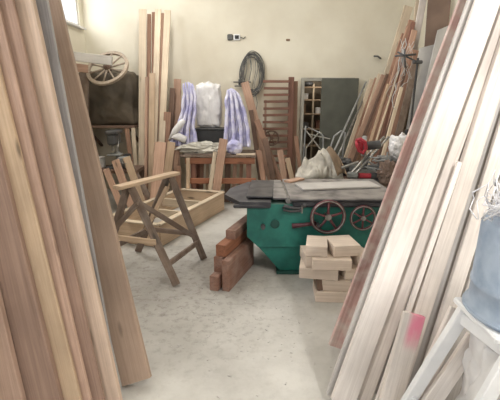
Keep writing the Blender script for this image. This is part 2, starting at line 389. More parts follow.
# door frame and leaf
t = thing('door_1', None, None, (1.4, YB, 0)); t['kind'] = 'structure'
fb = MB(); fb.box((ox0 - .02, YB - .03, 1.01), (.06, .07, 2.02)).box(((ox0 + ox1) / 2, YB - .03, 2.05), (ox1 - ox0 + .1, .07, .06)); fb.build('door_frame', M['door_paint'], t)
lf = MB(); lf.box((1.62, YB - .11, 1.045), (.66, .045, 2.05)); leaf = lf.build('door_leaf', M['leaf_green'], t)
MB().box((1.36, YB - .15, 1.0), (.025, .035, .16)).tube([(1.36, YB - .16, 1.03), (1.36, YB - .2, 1.03), (1.44, YB - .2, 1.03)], .009).build('door_handle', M['dark_metal'], leaf)

# store room shelving
t = thing('storage_shelf', 'loaded wooden shelf seen through the narrow opening beside the grey door leaf', 'shelf', (1.25, 8.5, 0))
for x in (.98, 1.28, 1.58):
    MB().box((x, 8.35, 1.0), (.035, .03, 2.0)).build('post', M['pale_wood'], t)
for i, z in enumerate((.35, .75, 1.1, 1.4, 1.68, 1.93)):
    MB().box((1.28, 8.5, z), (.66, .34, .025)).build('shelf_board', M['tan_wood'], t)
for i, (x, z, w, h, m, nm, lb) in enumerate([
    (1.08, 1.4, .12, .2, 'cardboard', 'box', 'brown cardboard box on the fourth shelf of the store room rack'),
    (1.40, 1.4, .11, .12, 'white_paint', 'can', 'white can on the fourth shelf of the store room rack'),
    (1.10, 1.68, .16, .12, 'panel_grey', 'box', 'grey box on the fifth shelf of the store room rack'),
    (1.42, 1.1, .12, .16, 'redbrown', 'box', 'red brown box on the third shelf of the store room rack'),
    (1.12, 1.1, .17, .12, 'dark_metal', 'tool_case', 'dark tool case on the third shelf of the store room rack')]):
    zz = z + .0125
    if nm == 'can': o = MB().lathe([(.05, 0), (.055, .005), (.055, h - .01), (.045, h)], (x, 8.45, zz), seg=20).build(nm, M[m])
    else:
        q = MB().box((x, 8.46, zz + h / 2), (w, .16, h), bev=.008).box((x, 8.46, zz + h - .012), (w + .008, .168, .02)); o = q.build(nm, M[m])
    tag(o, lb, 'can' if nm == 'can' else ('case' if nm == 'tool_case' else 'box'))
o = MB().blob((1.15, 8.42, 1.93 + .0125 + .055), (.26, .2, .12), .3, 3, 3, 4, .85).build('cloth_bundle', M['dark_metal'], smooth=True)
tag(o, 'dark crumpled bundle on the top shelf of the store room rack', 'bundle')

# ------------------------------------------------------------------ racks that carry the near planks (above and beside the frame)
for s, nm in ((-1, 'left'), (1, 'right')):
    y = 2.84 if s < 0 else 2.80
    t = thing('timber_rack', 'steel rack beam carrying the tall planks on the %s' % nm, 'rack', (s * 2.1, y, 0))
    x0 = .95 if s < 0 else .9
    board('rack_beam', (s * x0, y, 2.72), (s * 2.9, y, 2.72), .1, .08, (0, 0, 1), M['grey_metal'], t)
    if s < 0:
        board('rack_beam', (-1.3, 3.44, 2.72), (-2.9, 3.44, 2.72), .1, .08, (0, 0, 1), M['grey_metal'], t)
        for x in (1.95, 2.84): board('rack_post', (-x, 3.53, 0), (-x, 3.53, 2.8), .1, .08, (1, 0, 0), M['grey_metal'], t)
    board('rack_post', (s * 1.95, y + .09, 0), (s * 1.95, y + .09, 2.8), .1, .08, (1, 0, 0), M['grey_metal'], t)
    board('rack_post', (s * 2.84, y + .09, 0), (s * 2.84, y + .09, 2.8), .1, .08, (1, 0, 0), M['grey_metal'], t)

# ------------------------------------------------------------------ near planks, left
G = 'tall planks leaning at the left of the picture'
lean('thick_plank', 'thick wide grey brown plank ending free on the floor, rightmost of the left planks', 'plank', (117, 156, 385), (36, 56, 0), 2.08, .45, .055, M['left_thick'], G, ztop=3.0)
lean('grey_plank', 'weathered grey plank edge between the thick plank and the pale left plank', 'plank', (98, 124, 400), (30, 44, 0), 2.03, .255, .03, M['grey_wood'], G, ztop=2.98)
lean('pale_plank', 'pale plank with knots, left neighbour of the weathered grey plank edge', 'plank', (102, 120, 400), (14, 33, 0), 1.92, .26, .045, M['left_pale'], G, ztop=3.05)
lean('brown_plank', 'narrow brown plank left of the pale knotty plank', 'plank', (89, 103, 400), (-3, 14, 0), 1.86, .26, .028, M['left_brown'], G, ztop=2.95)
lean('pink_plank', 'narrow pinkish plank, second to the left of the pale knotty plank', 'plank', (77, 90, 400), (-17, -2, 0), 1.825, .26, .028, M['left_pine'], G, ztop=3.0)
lean('yellow_plank', 'yellowish plank against the right edge of the widest left board', 'plank', (61, 79, 400), (-40, -16, 0), 1.79, .26, .028, M['tan_wood'], G, ztop=2.9)
lean('wide_board', 'widest flat brown board among the left planks, cut by the left picture edge', 'plank', (22, 63, 400), (-72, -40, 0), 1.75, .26, .04, M['left_brown'], G, ztop=2.95)
lean('corner_plank', 'tan plank in the bottom left corner of the picture', 'plank', (-22, 23, 400), (-116, -72, 0), 1.70, .26, .04, M['left_pine'], G, ztop=2.9)
lean('rear_plank', 'dark plank half hidden behind the row of left planks', 'plank', (0, 60, 400), (-40, 20, 0), 2.02, .255, .03, M['left_brown'], G, ztop=2.9)

# ------------------------------------------------------------------ near planks, right
G = 'whitish planks leaning at the right of the picture'
lean('red_plank', 'dusty red painted plank standing left of all the white planks', 'plank', (329, 351, 344), (460, 482, 0), 2.47, .14, .035, M['red_wood'], ztop=2.75)
lean('grey_white_plank', 'grey plank edge showing left of the widest white plank', 'plank', (324, 344, 400), (468, 488, 0), 1.99, .26, .03, M['whitegrey'], G, ztop=2.95)
lean('wide_white_plank', 'widest white plank, next after the red plank and its grey neighbour', 'plank', (332, 357, 400), (475, 503, 0), 1.93, .26, .035, M['white_wood'], G, ztop=3.05)
lean('slim_white_plank', 'slim whitish plank directly right of the widest white plank', 'plank', (359, 373, 400), (505, 516, 0), 1.95, .26, .045, M['white_wood2'], G, ztop=3.0)
lean('dark_gap_plank', 'grey plank set back behind the slim white plank and its lath', 'plank', (352, 396, 400), (498, 530, 0), 2.0, .26, .02, M['whitegrey'], G, ztop=2.9)
lean('short_lath', 'thin white lath whose pointed tip ends halfway up the white planks', 'lath', (376, 382, 400), (458, 463, 162), 1.90, .26, .025, M['white_wood'])
lean('broad_white_plank', 'broad white plank right of the thin short lath', 'plank', (385, 405, 400), (516, 531, 0), 1.90, .26, .045, M['white_wood2'], G, ztop=2.95)
lean('grey_side_plank', 'light grey plank running up behind the left side of the blue bucket', 'plank', (402, 420, 400), (528, 545, 0), 1.96, .26, .03, M['whitegrey'], G, ztop=2.9)
lean('bright_plank', 'bright white plank running up behind the plastic strapping on the bucket', 'plank', (413, 430, 400), (540, 553, 0), 1.90, .26, .035, M['white_wood'], G, ztop=3.0)
lean('rear_white_plank', 'pale grey plank rising behind the blue bucket to the right picture edge', 'plank', (431, 458, 400), (555, 582, 0), 1.94, .26, .04, M['whitegrey'], G, ztop=3.0)
lean('outer_plank', 'pinkish plank at the right picture edge beyond the blue bucket', 'plank', (460, 495, 400), (584, 615, 0), 1.94, .26, .04, M['red_wood'], G, ztop=3.0)
lean('pink_marked_board', 'short whitish board with a pink paint mark at its top end', 'board', (381, 404, 400), (404, 427, 315), 1.72, .22, .035, M['pinkboard'])
lean('white_batten', 'round ended white batten leaning under the white stool, left one', 'batten', (409, 427, 400), (450, 469, 310), 1.66, .2, .03, M['white_wood'])
lean('white_batten', 'lower white batten leaning under the white stool, nearer the sack', 'batten', (424, 446, 400), (466, 487, 338), 1.57, .2, .03, M['white_wood'])

# white stool, bucket, strapping, sack
t = thing('white_stool', 'white painted wooden stool with splayed legs under the blue bucket', 'stool', (1.2, 1.52, 0))
SX = 1.2; zt = .845
legs = [((1.0, 1.66), (.68, 1.68)), ((1.055, 1.38), (.73, 1.33)), ((1.42, 1.66), (1.62, 1.68)), ((1.42, 1.38), (1.62, 1.33))]
for (a, c) in legs:
    o = board('leg', (c[0], c[1], .015), (a[0], a[1], zt - .03), .062, .035, (1, 0, 0), M['white_paint'], t)
def lp(i, z):
    (a, c) = legs[i]; f = z / (zt - .03); return Vector((c[0] + (a[0] - c[0]) * f, c[1] + (a[1] - c[1]) * f, z))
for i, j in ((0, 1), (2, 3)):
    board('rail', lp(i, .76), lp(j, .76), .06, .022, (0, 0, 1), M['white_paint'], t)
    board('rail', lp(i, .3), lp(j, .3), .05, .022, (0, 0, 1), M['white_paint'], t)
MB().box((1.2, 1.53, zt - .015), (.5, .34, .03), bev=.008).build('seat', M['white_paint'], t)

t = thing('upturned_bucket', 'blue grey plastic bucket standing upside down on the white stool', 'bucket', (1.185, 1.535, zt))
MB().lathe([(.232, 0), (.242, .004), (.242, .03), (.228, .035), (.226, .12), (.231, .125), (.231, .14), (.226, .145), (.220, .395), (.215, .41), (.205, .418), (.02, .418)], (1.185, 1.535, zt), seg=48).build('bucket_body', M['bucket'], t, True)
MB().torus((1.185, 1.535, zt + .016), .243, .007, (0, 0, 1), 48).build('rim', M['bucket'], t, True)
b = MB(); r2 = random.Random(3)
for i in range(60):
    a0 = r2.uniform(0, 6.28); rr = r2.uniform(.05, .13); c = Vector((1.09 + r2.uniform(-.08, .12), 1.50 + r2.uniform(-.07, .07), zt + .42))
    hh = r2.uniform(.03, .17); pts = []
    for k in range(15):
        f = k / 14; a = a0 + f * r2.uniform(4.2, 5.2)
        p = c + Vector((rr * math.cos(a), rr * .8 * math.sin(a), .012 + hh * math.sin(math.pi * f) * (1 + .3 * r2.uniform(-1, 1))))
        pts.append(p)
    b.tube(pts, r2.choice([.002, .003, .004]), 5)
tag(b.build('plastic_strapping', M['clear'], smooth=True), 'tangle of clear white plastic strapping heaped on the upturned blue bucket', 'strapping')
o = MB().blob((1.22, 1.52, .37), (.46, .36, .78), .16, 2.5, 5, 2, .93, .5).build('white_sack', M['sack'], smooth=True)
tag(o, 'full white sack standing beneath the white stool in the lower right corner', 'sack')

# ------------------------------------------------------------------ sawhorse
t = thing('sawhorse', 'old wooden sawhorse with crossed braces standing before the lying wooden frame', 'sawhorse', (-1.05, 3.95, 0))
A = Vector((-.70, 3.49, .0)); B = Vector((-.51, 4.12, .0)); D = Vector((-1.30, 4.35, .0)); Cc = Vector((-1.50, 3.74, .0))
T0 = Vector((-1.22, 3.57, .94)); T1 = Vector((-.80, 4.29, .945)); bd = (T1 - T0).normalized(); sd_ = Vector((bd.y, -bd.x, 0))
board('top_beam', T0, T1, .10, .035, sd_, M['tan_wood'], t)
ta = T0 + bd * .15 - Vector((0, 0, .03)); tb = T1 - bd * .12 - Vector((0, 0, .03))
legs = {}
for nm, foot, top, s in (('a', A, ta, 1), ('b', B, tb, 1), ('d', D, tb, -1), ('c', Cc, ta, -1)):
    f = foot + Vector((0, 0, .012)); tp = top + sd_ * .03 * s
    board('leg', f, tp, .075, .035, (1, .2, 0), M['old_wood'], t); legs[nm] = (f, tp)
def q(n, z):
    f, tp = legs[n]; return f + (tp - f) * ((z - f.z) / (tp.z - f.z))
off = Vector((0, -.03, 0))
board('rail', q('a', .2) - Vector((0, 0, 0)), q('b', .2), .06, .025, (0, 0, 1), M['old_wood'], t)
board('rail', q('c', .28), q('d', .28), .06, .025, (0, 0, 1), M['old_wood'], t)
board('rail', q('c', .42) + off, q('a', .42) + off, .055, .025, (0, 0, 1), M['tan_wood'], t)
board('rail', q('d', .3), q('b', .3), .055, .025, (0, 0, 1), M['old_wood'], t)
board('brace', q('a', .80) + off, q('b', .28) + off, .05, .022, (0, 0, 1), M['old_wood'], t)
board('brace', q('c', .5) + off, q('a', .78) + off, .05, .022, (0, 0, 1), M['old_wood'], t)
board('brace', q('d', .3) + off, tb - Vector((.02, .03, .1)), .05, .022, (0, 0, 1), M['tan_wood'], t)

# ------------------------------------------------------------------ lying wooden frame
t = thing('wooden_frame', 'deep pale wooden frame with cross bars lying on the floor behind the sawhorse', 'frame', (-1.1, 5.3, 0))
c1 = Vector((-.43, 6.15, .14)); c2 = Vector((-1.08, 4.5, .14)); c3 = Vector((-1.80, 4.75, .14)); c4 = Vector((-1.15, 6.38, .14))
for a, c in ((c1, c2), (c3, c4)):
    board('side_board', a, c, .27, .045, (0, 0, 1), M['tan_wood'], t)
for a, c in ((c1, c4), (c2, c3)):
    board('end_board', a, c, .27, .045, (0, 0, 1), M['tan_wood'], t)
for f in (.3, .62):
    a = c1.lerp(c2, f); c = c4.lerp(c3, f); a.z = c.z = .2; board('cross_bar', a, c, .12, .04, (0, 0, 1), M['pale_wood'], t)
for a, c in ((c1, c2), (c4, c3), (c1, c4), (c2, c3)):
    a = a.copy(); c = c.copy(); a.z = c.z = .287; board('top_lip', a, c, .075, .02, (c - a).cross(Vector((0, 0, 1))), M['pale_wood'], t)

# ------------------------------------------------------------------ beams beside the machine
G = 'thick brown boards stacked beside the machine'
p0 = atz(214, 291, 0); p1 = atz(241, 263, 0); dr = (p1 - p0).normalized(); sdv = Vector((dr.y, -dr.x, 0))
def stackbeam(name, label, s, z0, h, t_, adv, L, mat):
    s *= .93; L *= .93
    a = p0 + sdv * s + dr * adv; a.z = z0 + h / 2; c = a + dr * L
    tag(board(name, a, c, h, t_, (0, 0, 1), mat), label, 'beam', G)
stackbeam('thick_board', 'lower left brown board on edge in the pile beside the green machine', .0, .001, .145, .085, 0.0, .9, M['beam_wood'])
stackbeam('thick_board', 'taller lower right brown board on edge, touching the green machine side', .115, .001, .30, .07, .03, .72, M['beam_wood'])
stackbeam('thick_board', 'middle brown board lying on the lower left board of the pile', .0, .147, .15, .085, .1, .9, M['beam_wood'])
stackbeam('thick_board', 'upper brown board on top of the pile beside the green machine', .025, .302, .11, .10, .12, .8, M['orange_wood'])
stackbeam('thick_board', 'topmost narrow board set back on the pile under the black table', .05, .413, .09, .10, .3, .6, M['beam_wood'])

# ------------------------------------------------------------------ planer machine
y0, y1 = 3.74, 4.64; zt = .80
t = thing('planer_machine', 'green planer machine with black and dusty iron tables and two red handwheels', 'machine', (.7, 4.2, 0))
b = MB()   # body: upper box
b.prism([(-.03, .41), (-.03, .74), (1.46, .74), (1.46, .3), (.08, .3)], y0, y1 - .05)
body = b.build('body', M['green'], t)
b = MB()   # pedestal tapering down
top = [(-.02, y0 + .012), (1.44, y0 + .012), (1.44, y1 - .07), (-.02, y1 - .07)]; bot = [(.30, y0 + .05), (1.36, y0 + .05), (1.36, y1 - .15), (.30, y1 - .15)]
va = [b.bm.verts.new((x, y, .42)) for x, y in top]; vb = [b.bm.verts.new((x, y, .03)) for x, y in bot]
b.bm.faces.new(va); b.bm.faces.new(vb[::-1])
for i in range(4): b.bm.faces.new((va[i], va[(i + 1) % 4], vb[(i + 1) % 4], vb[i]))
b.build('pedestal', M['green_dark'] if False else M['green'], t)
MB().box((.83, (y0 + y1) / 2 - .03, .016), (1.12, .84, .03), bev=.006).build('plinth', M['green_dark'], t)
# tables
b = MB(); b.box((.92, (y0 + y1) / 2 - .03, zt - .005), (1.08, y1 - y0 + .06, .028), bev=.008); b.build('outfeed_table', M['iron_dusty'], t)
b = MB(); b.box((.92, y0 - .02, zt - .052), (1.02, .05, .06), bev=.015).box((.92, (y0 + y1) / 2, zt - .04), (1.0, .8, .05)); b.build('table_edge', M['iron'], t)
# black infeed table, lower, with angled corner
tl = atz(223, 189, zt - .03); 
b = MB(); poly = [(-.26, 4.02), (-.10, y0 - .02), (.20, y0 - .04), (.26, y1 + .02), (-.02, y1 + .02), (-.22, 4.3)]
va = [b.bm.verts.new((x, y, zt - .03)) for x, y in poly]; vb = [b.bm.verts.new((x, y, zt - .075)) for x, y in poly]
b.bm.faces.new(va); b.bm.faces.new(vb[::-1])
for i in range(6): b.bm.faces.new((va[i], vb[i], vb[(i + 1) % 6], va[(i + 1) % 6]))
b.build('infeed_table', M['iron'], t)
b = MB().box((.12, (y0 + y1) / 2, zt - .005), (.26, y1 - y0 - .12, .022), rot=(0, 0, R(-4)), bev=.006); b.build('guide_plate', M['iron'], t)
MB().box((.295, (y0 + y1) / 2, zt - .01), (.14, y1 - y0 - .04, .02), bev=.004).build('cutter_cover', M['iron_dusty'], t)
MB().cyl((.375, y0 + .02, zt - .03), (.375, y1 - .1, zt - .03), .03, 20).build('cutter_block', M['steel'], t)
MB().box((.02, y0 - .012, zt - .075), (.36, .05, .035), bev=.01).build('front_rail', M['iron'], t)
# handwheels
def handwheel(c, r, n, mat_rim, lever):
    c = Vector(c)
    b = MB().torus(c, r, r * .11, (0, 1, 0), 40, 10); w = b.build('handwheel', mat_rim, t, True)
    MB().torus(c + Vector((0, -r * .075, 0)), r * 1.0, r * .05, (0, 1, 0), 40, 8).build('worn_ring', M['steel'], w, True)
    b = MB().cyl(c + Vector((0, -.02, 0)), c + Vector((0, .10, 0)), r * .2, 16); b.build('hub', M['steel'], w)
    b = MB()
    for k in range(n):
        a = 2 * math.pi * k / n + math.pi / 2; e = c + Vector((math.cos(a), 0, math.sin(a))) * r
        b.tube([c, c.lerp(e, .5) + Vector((0, -.004, 0)), e], r * .085, 6, taper=[1.3, .9, 1])
    b.build('spokes', mat_rim, w, True)
    if lever:
        a = R(215); e = c + Vector((math.cos(a), 0, math.sin(a))) * r * .75
        MB().cyl(e, e + Vector((0, -.09, 0)), .016, 12).build('crank_grip', M['black'], w)
p = at(328, 217, y0 - .07); handwheel(p, .155, 5, M['red_rim'], True)
p2 = at(363, 218, y0 - .06); handwheel(p2, .115, 6, M['red_rim'], False)
handw = p
b = MB(); e0 = at(292, 226, y0 - .03); e1 = at(316, 223, y0 - .03)
b.tube([e0, e0.lerp(e1, .5) + Vector((0, -.01, 0)), e1], .022, 10, taper=[1.2, .8, 1]); b.build('lever', M['red_rim'], t, True)
# clamp bracket
b = MB(); c = at(294, 208, y0 - .03)
pts = [c + Vector((-.10, 0, -.005)), c + Vector((-.09, 0, .02)), c + Vector((-.02, 0, .002)), c + Vector((.05, 0, -.004)), c + Vector((.10, 0, .02)), c + Vector((.11, 0, .045))]
b.tube(pts, .016, 8); b.tube([c + Vector((-.10, 0, -.02)), c + Vector((-.03, 0, -.034)), c + Vector((.06, 0, -.03)), c + Vector((.09, 0, .01))], .012, 8)
b.cyl(c + Vector((.1, .03, .035)), c + Vector((.1, -.03, .035)), .024, 14); cb = b.build('clamp_bracket', M['dark_metal'], t, True)
MB().cyl(c + Vector((.075, -.02, -.045)), c + Vector((.075, -.02, .03)), .008, 8).build('clamp_pin', M['steel'], cb)
c = at(263, 226, y0 - .01); MB().cyl(c + Vector((0, .02, 0)), c + Vector((0, -.04, 0)), .022, 14).cyl(c + Vector((0, -.03, -.03)), c + Vector((0, -.03, .03)), .009, 8).build('lock_knob', M['dark_metal'], t)
c = at(275, 224, y0 - .004); MB().lathe([(.045, 0), (.045, .006), (.03, .009)], c, (0, -1, 0), 24).build('maker_plate', M['green_dark'], t)
c = at(396, 207, y0 - .03)
MB().box((c.x - .08, y0 - .025, c.z), (.12, .05, .035), bev=.01).build('side_lug', M['panel_grey'], t)
# chisel marks and offcuts on the machine
o = MB().blob((at(394, 207, 3.70)), (.16, .10, .14), .3, 4, 3, 5).build('white_rag', M['sack'], smooth=True); tag(o, 'crumpled white rag caught on the right end of the green machine', 'rag')
o = board('dusty_board', (.52, 4.15, zt + .022), (1.36, 4.28, zt + .022), .30, .02, (0, 1, 0), M['whitegrey']); tag(o, 'flat dusty grey board lying on the machine table', 'board')
o = board('brown_offcut', (.42, 4.42, zt + .02), (.60, 4.60, zt + .02), .10, .02, (-1, 1, 0), M['mid_wood']); tag(o, 'small brown wood offcut at the rear of the machine table', 'offcut')

# ------------------------------------------------------------------ pile of pale blocks
G = 'pale timber blocks piled before the machine'
blocks = [  # x0,x1 px, z0, Y front, depth, label
 (317, 350, .001, 3.16, .30, 'lowest pale block of the pile, lying flat on the floor'),
 (324, 352, .101, 3.18, .28, 'second lowest pale block of the pile, just above the floor'),
 (303, 341, .201, 3.20, .34, 'grey pale block sticking out farthest left in the pile'),
 (343, 364, .201, 3.21, .30, 'pale block right of the farthest sticking left one'),
 (314, 353, .301, 3.17, .34, 'longest bright block at mid height of the pile'),
 (305, 313, .301, 3.24, .30, 'narrow end of a block left of the longest bright one'),
 (355, 372, .301, 3.24, .30, 'short block right of the longest bright one, by the red plank'),
 (309, 330, .401, 3.23, .30, 'top left pale block of the pile'),
 (332, 359, .401, 3.24, .30, 'top right pale block of the pile'),
]
for i, (xa, xb, z0, Yf, dp, lb) in enumerate(blocks):
    dep = Yf * math.cos(TH) + (H - z0 - .05) * math.sin(TH)
    X0 = (xa - 250) / F * dep; X1 = (xb - 250) / F * dep
    ys = Yf + dp / 2
    tw = rnd.uniform(-.03, .03)
    o = board('timber_block', (X0, ys + tw, z0 + .0485), (X1, ys - tw, z0 + .0485), .097, dp - .02, (0, 0, 1), M['block_wood'], bev=.003, wob=.0005)
    tag(o, lb, 'block', G)
q0 = at(320, 285, 3.22); o = board('dark_offcut', (q0.x, 3.22, .102), (q0.x - .012, 3.23, .198), .05, .05, (1, 0, 0), M['dark_wood']); tag(o, 'small dark offcut set upright on the lowest block of the pale pile', 'offcut')

# ------------------------------------------------------------------ back left: tall planks on the back wall
G = 'tall planks standing against the back wall'
for (bx0, bx1, tx0, tx1, ty, Yb, k, m, lb) in [
 (138, 146, 139, 146, 9, 6.55, .235, 'pale_wood', 'leftmost tall pale plank of the group standing against the back wall'),
 (146, 150, 147, 151, 14, 6.6, .24, 'brown_wood', 'narrow brown plank between the tall pale ones against the back wall'),
 (150, 156, 155, 161, 9, 6.52, .24, 'pale_wood', 'middle tall pale plank of the group against the back wall'),
 (157, 163, 164, 171, 10, 6.5, .24, 'pale_wood', 'rightmost tall pale plank of the group against the back wall'),
 (155, 159, 160, 164, 13, 6.62, .24, 'mid_wood', 'brownish plank between the two right tall pale planks'),
 (151, 155, 152, 155, 12, 6.66, .24, 'brown_wood', 'dark plank set back between the tall pale planks')]:
    lean('tall_plank', lb, 'plank', (bx0, bx1, 176), (tx0, tx1, ty), Yb, k, .03, M[m], G)
lean('short_plank', 'half height pale plank standing before the tall planks', 'plank', (148, 154, 176), (149, 155, 73), 6.4, .2, .03, M['tan_wood'])
lean('short_plank', 'narrow half height plank left of the other half height one', 'plank', (144, 147, 176), (145, 148, 77), 6.42, .2, .03, M['mid_wood'])
# low offcuts leaning behind the sawhorse
for (a, c, Yb, k, t_, m, lb) in [
 ((109, 116, 186), (102, 109, 169), 5.75, .3, .03, 'mid_wood', 'short brown board end next to the thick left plank'),
 ((121, 128, 187), (110, 120, 160), 5.8, .3, .03, 'mid_wood', 'short tilted brown board second from the thick left plank'),
 ((130, 138, 180), (122, 130, 157), 5.9, .3, .03, 'tan_wood', 'short tilted board third from the thick left plank'),
 ((151, 163, 180), (155, 166, 142), 5.9, .3, .03, 'mid_wood', 'wide pinkish short board leaning behind the sawhorse'),
 ((163, 170, 180), (167, 176, 142), 6.4, .1, .03, 'tan_wood', 'short tan board right of the wide pinkish one'),
 ((171, 176, 190), (175, 179, 150), 6.43, .1, .03, 'mid_wood', 'narrow short board leaning left of the bench'),
 ((177, 181, 196), (176, 181, 166), 6.33, .0, .03, 'brown_wood', 'short brown board standing at the left bench leg'),
 ((139, 146, 186), (128, 134, 166), 5.95, .3, .03, 'old_wood', 'dark short board leaning right of the three tilted ones'),
 ((186, 190, 200), (186, 190, 158), 6.33, .0, .02, 'tan_wood', 'thin lath standing close to the left bench leg')]:
    lean('short_board', lb, 'board', a, c, Yb, k, t_, M[m], 'short boards leaning behind the sawhorse')
lean('pale_lath', 'pale lath standing in the corner under the dark shelf', 'lath', (134, 138, 170), (131, 135, 128), 6.6, .15, .02, M['pale_wood'])
lean('brown_lath', 'brown lath beside the pale one under the dark shelf', 'lath', (130, 134, 170), (124, 129, 128), 6.62, .15, .02, M['brown_wood'])
lean('dark_board', 'dark brown board standing between tall planks and lilac fabric', 'board', (166, 172, 150), (170, 175, 88), 6.8, .15, .03, M['dark_wood'])
lean('reddish_board', 'pinkish brown board standing behind the left lilac fabric', 'board', (172, 180, 170), (174, 181, 79), 6.9, .15, .03, M['mid_wood'])
lean('dark_board', 'low dark board standing right of the tall planks', 'board', (160, 168, 172), (164, 171, 112), 6.62, .15, .03, M['brown_wood'])

# dark shelf with tarp bundle, wheel
xa, xb = -2.84, -1.97
t = thing('corner_shelf', 'dark wooden shelf under the brown tarpaulin in the left back corner', 'shelf', (-2.4, 7.2, 1.2))
board('shelf_board', (-2.91, 7.18, 1.255), (xb + .03, 7.18, 1.255), .78, .04, (0, 1, 0), M['dark_wood'], t)
for x in (-2.8, -2.05):
    board('bracket', (x, 7.58, .85), (x, 6.95, 1.22), .05, .03, (1, 0, 0), M['dark_wood'], t)
b = MB().blob((-2.40, 7.2, 1.70), (.94, .62, .95), .09, 2.4, 5, 3, .88, .72)
tag(b.build('tarpaulin_bundle', M['tarp'], smooth=True), 'dark brown tarpaulin covered bulky load on the corner shelf', 'tarpaulin')
# wagon wheel
cw = at(107.5, 68, 6.72); nrm = Vector((-.12, -.72, .62)).normalized()
t = thing('wagon_wheel', 'old wooden spoked wagon wheel propped on the dark tarpaulin', 'wheel', cw)
rw = .325
fel = MB()
qn = Vector((0, 0, 1)).rotation_difference(nrm); segs = 48; rings = []
for k in range(segs):
    a = 2 * math.pi * k / segs; ring = []
    for rr, hh in ((rw - .03, -.02), (rw + .022, -.02), (rw + .022, .02), (rw - .03, .02)):
        ring.append(fel.bm.verts.new(cw + qn @ Vector((rr * math.cos(a), rr * math.sin(a), hh))))
    rings.append(ring)
for k in range(segs):
    a, c = rings[k], rings[(k + 1) % segs]
    for j in range(4): fel.bm.faces.new((a[j], a[(j + 1) % 4], c[(j + 1) % 4], c[j]))
fel.build('rim', M['wheel_wood'], t)
MB().lathe([(.02, -.07), (.045, -.06), (.055, 0), (.045, .06), (.03, .075), (.012, .075)], cw, nrm, 20).build('hub', M['dark_wood'], t, True)
for k in range(10):
    a = 2 * math.pi * (k + .3) / 10; dv = qn @ Vector((math.cos(a), math.sin(a), 0))
    MB().tube([cw + dv * .045, cw + dv * .18, cw + dv * (rw - .02)], .014, 8, taper=[1.2, .9, 1.1]).build('spoke', M['wheel_wood'], t, True)
# grey beams from the left wall to the wheel
tag(board('grey_beam', at(64, 55, 6.35), at(112, 61, 6.45), .13, .10, (0, 0, 1), M['pale_grey_wood']), 'weathered grey beam running from the left wall above the wagon wheel', 'beam')
tag(board('short_beam', at(72, 67, 6.5), at(88, 69, 6.6), .12, .08, (0, 0, 1), M['mid_wood']), 'short brown beam under the weathered grey beam', 'beam')
lean('beam_prop', 'upright prop carrying the weathered grey beam at the left wall', 'post', (79, 88, 150), (79, 88, 73), 6.72, .0, .06, M['old_wood'])
o = MB().lathe([(.03, 0), (.035, .01), (.02, .03), (.012, .05)], (XL + .0, 6.5, at(77, 47, 6.5).z), (1, 0, 0), 14).build('coat_hook', M['dark_wood']); tag(o, 'small dark knob fixed to the left wall below the window', 'hook')

# drill press on its low bench
t = thing('low_bench', 'low dark bench hidden behind the short boards at left', 'bench', (-2.3, 6.3, 0))
board('bench_top', (-2.85, 6.35, .62), (-1.75, 6.35, .62), .5, .05, (0, 1, 0), M['dark_wood'], t)
for x in (-2.8, -1.8):
    for y in (6.15, 6.55): board('leg', (x, y, .005), (x, y, .595), .07, .07, (1, 0, 0), M['dark_wood'], t)
c = at(116, 160, 6.35); c.z = .646; x = c.x
t = thing('drill_press', 'dark grey bench drill press under the corner shelf', 'drill press', (x, 6.35, .646))
MB().box((x, 6.33, .665), (.24, .3, .035), bev=.01).build('base', M['dark_metal'], t)
MB().cyl((x, 6.44, .68), (x, 6.44, 1.2), .03, 16).build('column', M['steel'], t)
MB().box((x, 6.33, .86), (.2, .2, .025), bev=.008).cyl((x, 6.44, .83), (x, 6.44, .89), .045, 16).build('table', M['grey_metal'], t)
hd = MB().box((x, 6.34, 1.10), (.14, .3, .17), bev=.03).box((x, 6.36, 1.21), (.17, .36, .06), bev=.02).build('head', M['dark_metal'], t)
MB().cyl((x, 6.26, .93), (x, 6.26, 1.04), .022, 14).build('chuck', M['steel'], t)
b = MB()
for k in range(3):
    a = R(100 + 120 * k); b.cyl((x + .09, 6.28, 1.08), (x + .11, 6.28 + .13 * math.cos(a), 1.08 + .13 * math.sin(a)), .007, 8)
b.build('feed_handle', M['steel'], t)
t = thing('bench_vice', 'grey iron vice on the low bench right of the drill press', 'vice', (-1.98, 6.3, .646))
MB().box((-1.98, 6.34, .70), (.16, .16, .11), bev=.02).box((-1.98, 6.3, .79), (.18, .07, .09), bev=.015).build('body', M['grey_metal'], t)
MB().box((-1.98, 6.2, .79), (.18, .05, .09), bev=.015).build('jaw', M['grey_metal'], t)
MB().cyl((-1.98, 6.08, .75), (-1.98, 6.3, .75), .018, 12).cyl((-2.06, 6.09, .75), (-1.9, 6.09, .75), .008, 8).build('screw', M['steel'], t)

